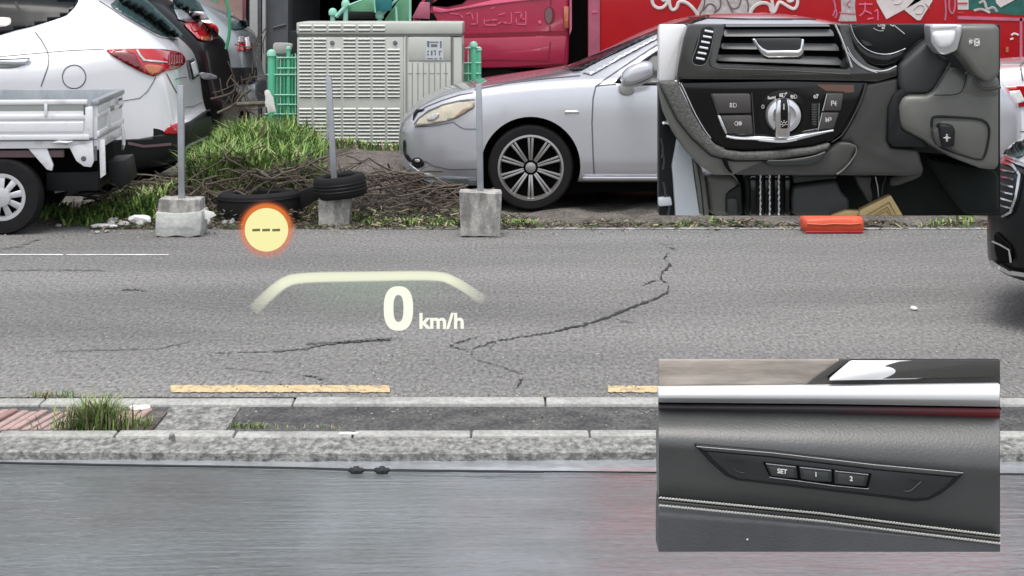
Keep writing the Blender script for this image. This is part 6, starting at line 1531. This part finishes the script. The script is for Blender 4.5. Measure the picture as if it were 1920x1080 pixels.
# ---- door card with seat memory buttons
dc_ = root('car_door_panel', P(*U2(950, 1064), YI), 'dark leather car door panel with a slim strip of SET 1 2 memory buttons', 'door panel')
ip('backing', [(15, 16), (1882, 16), (1882, 1064), (15, 1064)], 'dark_trim', dc_, -.004, .01, 0, fn=U2)
ip('veneer', [(15, 16), (1010, 16), (990, 40), (815, 168), (15, 172)], 'grained_veneer', dc_, -.001, .01, .001, fn=U2)
ip('quarter_frame', [(1006, 16), (1070, 16), (940, 104), (946, 126), (1882, 108), (1882, 150), (812, 160), (900, 90)], 'smooth_trim', dc_, .001, .01, .001, fn=U2)
itube('seal', [(1072, 16), (1000, 58), (930, 98), (926, 118), (942, 132), (1200, 131), (1500, 127), (1882, 118)], 11, 'deep_black', dc_, -.004, 1, fn=U2)
# polished shell: a curved bright piece, its dark right-hand reflection put on as a grey plate
bm = bmesh.new(); top = [(950, 104), (1062, 17), (1882, 17)]; g_ = []
for i in range(61):
    u = lerp(950, 1880, i / 60); vt = 17 if u > 1064 else lerp(112, 17, (u - 950) / 114); vb = lerp(126, 112, (u - 950) / 930); col = []
    for j in range(15):
        w = j / 14; v = lerp(vt, vb, w); x, y = U2(u, v); tt = (u - 950) / 930
        edge = max(0, tt - .25 + .30 * (w - .5)); col.append(bm.verts.new(P(x, y, YI - .002 - .012 * math.sin(w * PI * .5 + .2) + .05 * edge ** 1.5)))
    g_.append(col)
for a, b in zip(g_, g_[1:]):
    for j in range(14): bm.faces.new((a[j], b[j], b[j+1], a[j+1]))
part('polished_shell', bm, 'white_panel', dc_, angle=180)
ip('shell_dark_reflection', [(1240, 118), (1180, 110), (1130, 110), (1190, 80), (1260, 44), (1330, 24), (1420, 17), (1882, 17), (1882, 104), (1500, 112)], 'smooth_trim', dc_, .0095, .002, .0003, fn=U2)  # dark reflection of the glossy curve, painted as a flat grey plate
band('bright_trim', [(15, 168), (820, 160), (1880, 148)], [(15, 244), (900, 252), (1880, 268)], 'white_panel', dc_, lambda w, s: .012 + .010 * math.sin(max(0, min(1, w)) * PI) ** .7 - .014 * max(0, w - .72) / .28)
band('trim_shadow_gap', [(15, 246), (900, 254), (1880, 270)], [(15, 262), (900, 268), (1880, 284)], 'deep_black', dc_, lambda w, s: -.006, ny=3)
band('accent_strip', [(15, 260), (900, 266), (1880, 282)], [(15, 290), (900, 306), (1880, 332)], 'plum_strip', dc_, lambda w, s: .003 + .002 * math.sin(w * PI), ny=6, label='accent strip turning from plum to wine red')
# the leather pad bulges under the strip, catching the sky on its upper shoulder
def pad(w, s):
    top_ = 1 - min(1, w / (.42 + .10 * s))
    return .048 - .044 * top_ ** 2.0 - .018 * (max(0, w - .42) / .58) ** 1.3
band('leather_pad', [(15, 288), (900, 304), (1880, 330)], [(15, 776), (900, 862), (1400, 926), (1880, 985)], 'leather', dc_, pad, ny=40)
pan = ip('memory_switch_panel', [(205, 474), (640, 512), (1200, 580), (1692, 632), (1640, 690), (1560, 752), (1490, 786), (1420, 792), (1000, 742), (440, 676), (380, 650), (300, 580)], 'dark_trim', dc_, .052, .02, .003, seg=3, fn=U2)
ip('panel_edge', [(218, 486), (640, 522), (1200, 592), (1684, 636), (1640, 652), (1200, 612), (640, 544), (268, 510)], 'smooth_trim', pan, .0548, .004, .0012, fn=U2)
itube('panel_glint', [(222, 488), (640, 523), (1200, 588), (1680, 632)], 3.0, 'satin_metal', pan, .0550, 0, fn=U2)
ip('panel_face', [(270, 514), (640, 548), (1200, 616), (1632, 656), (1580, 712), (1490, 768), (1420, 774), (1000, 726), (450, 662), (400, 640), (320, 568)], 'button_dark', pan, .0535, .004, .0015, fn=U2)
itube('finger_dip', [(386, 562), (430, 566), (480, 570)], (3, 5), 'dark_trim', pan, .0545, 0, fn=U2); itube('finger_dip', [(420, 604), (450, 628), (486, 632)], (3, 5), 'smooth_trim', pan, .0545, 1, fn=U2)
itube('finger_dip', [(1352, 732), (1392, 734), (1450, 680)], (4, 9), 'smooth_trim', pan, .0545, 1, fn=U2); itube('finger_dip', [(1380, 668), (1440, 674)], (4, 4), 'dark_trim', pan, .0545, 0, fn=U2)
ip('button_well', [(584, 572), (780, 592), (968, 612), (1180, 636), (1160, 718), (970, 698), (780, 672), (622, 652)], 'deep_black', pan, .0545, .003, 0, fn=U2)
for nm, pts, tx, c_ in (('memory_button', [(598, 580), (768, 598), (776, 664), (700, 658), (628, 648)], 'SET', (690, 625)), ('memory_button', [(784, 600), (962, 618), (962, 684), (880, 680), (792, 666)], '1', (875, 642)), ('memory_button', [(976, 620), (1166, 640), (1148, 706), (1060, 702), (976, 692)], '2', (1068, 665))):
    mb = ip(nm, pts, 'button_dark', pan, .0585, .006, .0014, fn=U2, label='memory button marked ' + tx)
    n_ = len(pts); cx = sum(p[0] for p in pts)/n_; cy = sum(p[1] for p in pts)/n_
    ip('button_scoop', [(cx + (x-cx)*.80, cy + 4 + (y-cy)*.72) for x, y in pts], 'grey_trim', mb, .0592, .002, .0009, fn=U2)
    itube('button_top_edge', [(pts[0][0] + 4, pts[0][1] + 2), (pts[1][0] - 4, pts[1][1] + 2)], 2.4, 'satin_metal', mb, .0588, 0, fn=U2)
    tb_ = text_bm(tx, 34 / 2.918 * S1, P(*U2(*c_), YI - .0605), xdir=(1, 0, -.11), udir=(.0, 0, 1), depth=.0003, bold=.02)
    part('button_lettering', tb_, 'icon_white', mb)
itube('well_edge', [(620, 656), (780, 676), (970, 702), (1158, 720), (1164, 716)], 2.6, 'satin_metal', pan, .0550, 0, fn=U2)
# seam with piping and two stitch rows
def seam_v(u, off): return curve([(15, 776), (900, 862), (1400, 926), (1880, 985)], u) + off
band('leather_lower', [(15, 802), (900, 890), (1400, 954), (1880, 1013)], [(15, 1064), (1880, 1064.5)], 'leather_low', dc_, lambda w, s: .040 + .008 * min(1, w / .25) ** .6, ny=20)
band('seam_channel', [(15, 772), (900, 858), (1400, 922), (1880, 981)], [(15, 812), (900, 900), (1400, 964), (1880, 1022)], 'dark_trim', dc_, lambda w, s: .036, ny=4)
itube('piping', [(u, seam_v(u, 14)) for u in (15, 300, 600, 900, 1150, 1400, 1640, 1880)], 15, 'smooth_trim', dc_, .044, 1, fn=U2, n=10)
st_me = {}
for rowi, off in enumerate((-8, 34)):
    bm = bmesh.new(); u = 18
    while u < 1872:
        a = (u, seam_v(u, off + 2)); b = (u + 12, seam_v(u + 12, off - 2)); tube(bm, [P(*U2(*a), YI - .0475), P(*U2((a[0]+b[0])/2, (a[1]+b[1])/2), YI - .0495), P(*U2(*b), YI - .0475)], .00125, 5); u += 17
    stt = part('stitching', bm, 'thread', dc_); stt['kind'] = 'stuff'
bm = bmesh.new(); bmesh.ops.create_icosphere(bm, subdivisions=2, radius=.0012)
for v in bm.verts: v.co += P(*U2(500, 997), YI - .049)
part('lint', bm, 'icon_white', dc_)

# ================================================================== head-up display: glowing figures hanging above the road
YH = 2.6
glow('hud_white', srgb((254, 255, 238)), 1.0)
glow('hud_arc', srgb((250, 253, 225)), 0.95, fade=True)
glow('hud_haze', srgb((205, 232, 205)), 0.60, fade=True)
glow('hud_yellow', srgb((252, 246, 178)), 0.98)
glow('hud_ring', (1.0, .26, .05), 0.90, fade=True)
glow('hud_halo', (1.0, .22, .10), 0.8, fade=True)
glow('hud_dash', (.16, .17, .09), 1.0)
hud = root('head_up_display', P(690, 575, YH), 'glowing white head-up figures 0 km/h under a curved light bar', 'head-up display')
sgn = root('speed_limit_symbol', P(499, 431, YH), 'glowing round head-up symbol with orange ring and three dashes', 'head-up symbol')
EXP = 2 ** vs.exposure
for n_ in ('hud_white', 'hud_arc', 'hud_haze', 'hud_yellow', 'hud_ring', 'hud_halo', 'hud_dash'):
    for nd in MATS[n_].node_tree.nodes:
        if nd.type == 'EMISSION': nd.inputs['Strength'].default_value /= EXP
def hud_grid(name, cols_, m, rt, Y=YH):
    """cols_: list of rows of (px, py, fade)"""
    vsx, fd, fs = [], [], []; n = len(cols_[0])
    for row in cols_:
        for px, py, f in row: vsx.append(P(px, py, Y)); fd.append(f)
    k = len(vsx)
    for i in range(len(cols_) - 1):
        for j in range(n - 1): fs.append((i*n + j, i*n + j + 1, (i+1)*n + j + 1, (i+1)*n + j))
    me = bpy.data.meshes.new(name); me.from_pydata([tuple(v) for v in vsx], [], fs); at = me.attributes.new('fade', 'FLOAT', 'POINT'); at.data.foreach_set('value', fd)
    return part(name, me, m, rt)
ap = smoothpoly([(474, 582), (500, 556), (530, 530), (560, 520), (700, 518), (822, 516), (850, 526), (880, 544), (908, 564)], 3, closed=False)
rows_ = []
for i, (x, y) in enumerate(ap):
    a, b = Vector(ap[max(0, i-1)]), Vector(ap[min(len(ap)-1, i+1)]); t = (b - a).normalized(); nn = Vector((-t.y, t.x))
    al = min(1, max(0, (x - 470) / 60)) * min(1, max(0, (912 - x) / 70)); al = al ** .8
    hw = curve([(470, 11), (560, 9), (830, 8), (910, 9)], x)
    rows_.append([(x + nn.x*q*hw, y + nn.y*q*hw, al * f) for q, f in ((-1.2, 0), (-.85, .85), (0, 1), (.8, .9), (1.25, 0))])
hud_grid('light_bar', rows_, 'hud_arc', hud)
rows_ = []
for i in range(31):
    x = lerp(545, 850, i / 30); e = math.sin(PI * i / 30) ** .6
    rows_.append([(x, lerp(525, 605, j / 10), .42 * e * (1 - j / 10) ** 1.2) for j in range(11)])
hud_grid('light_haze', rows_, 'hud_haze', hud, YH + .01)
def hud_text(s, h, px, py, sx, bold, sp=None):
    b = text_bm(s, h * YH / F, P(px, py, YH), depth=.002, bold=bold * 1.5, sx=sx); return b
zero = []
bm = bmesh.new(); no, cx, cy = 40, 747, 578.5; o_, i_ = [], []
def sq(a, rx, ry, p=2.5): c, s_ = math.cos(a), math.sin(a); return (math.copysign(abs(c) ** (2/p), c) * rx, math.copysign(abs(s_) ** (2/p), s_) * ry)
for k in range(no):
    a = 2*PI*k/no; x, y = sq(a, 27.5, 41.5); o_.append(P(cx + x, cy + y, YH)); x, y = sq(a, 9.5, 25.5); i_.append(P(cx + x, cy + y, YH))
vo = [bm.verts.new(p) for p in o_]; vi = [bm.verts.new(p) for p in i_]; vo2 = [bm.verts.new(p + Vector((0, .002, 0))) for p in o_]; vi2 = [bm.verts.new(p + Vector((0, .002, 0))) for p in i_]
for k in range(no):
    j = (k + 1) % no
    for q in ((vo[k], vo[j], vi[j], vi[k]), (vo2[k], vi2[k], vi2[j], vo2[j]), (vo[k], vo2[k], vo2[j], vo[j]), (vi[k], vi[j], vi2[j], vi2[k])): bm.faces.new(q)
part('speed_digit', bm, 'hud_white', hud)
part('speed_unit', hud_text('km/h', 40, 828, 603, 1.06, .017), 'hud_white', hud)
def hud_disc(name, prof, m, rt, Y=YH, c=(499.5, 431), ry=1.0):
    rows_ = []
    for k in range(65):
        a = 2*PI*k/64; rows_.append([(c[0] + math.cos(a)*r_, c[1] + math.sin(a)*r_*ry, f) for r_, f in prof])
    return hud_grid(name, rows_, m, rt, Y)
hud_disc('halo', [(38, 0), (42, .34), (50, .26), (54, .08), (58, .0)], 'hud_halo', sgn, YH + .004)
rows_ = []
for k in range(65):
    a = 2*PI*k/64; up_ = .5 - .5 * math.sin(a); rows_.append([(499.5 + math.cos(a)*r_, 429.5 + math.sin(a)*r_, f) for r_, f in ((37, .95), (42, .75 * (.55 + .45*up_)), (46, .72 * (.25 + .75*up_)), (49, .15 * up_), (51, 0))])
hud_grid('ring', rows_, 'hud_ring', sgn, YH + .002)
bm = bmesh.new(); lathe(bm, [(40.5 * YH / F, 0), (40.5 * YH / F, .002)], P(499.5, 431, YH - .002), 'y', 64); part('disc', bm, 'hud_yellow', sgn)
for x in (473, 491.5, 510.5): part('dash', plate([(x, 429.5), (x + 14.5, 428.8), (x + 14.5, 433.6), (x, 434)], YH - .004, .001), 'hud_dash', sgn)
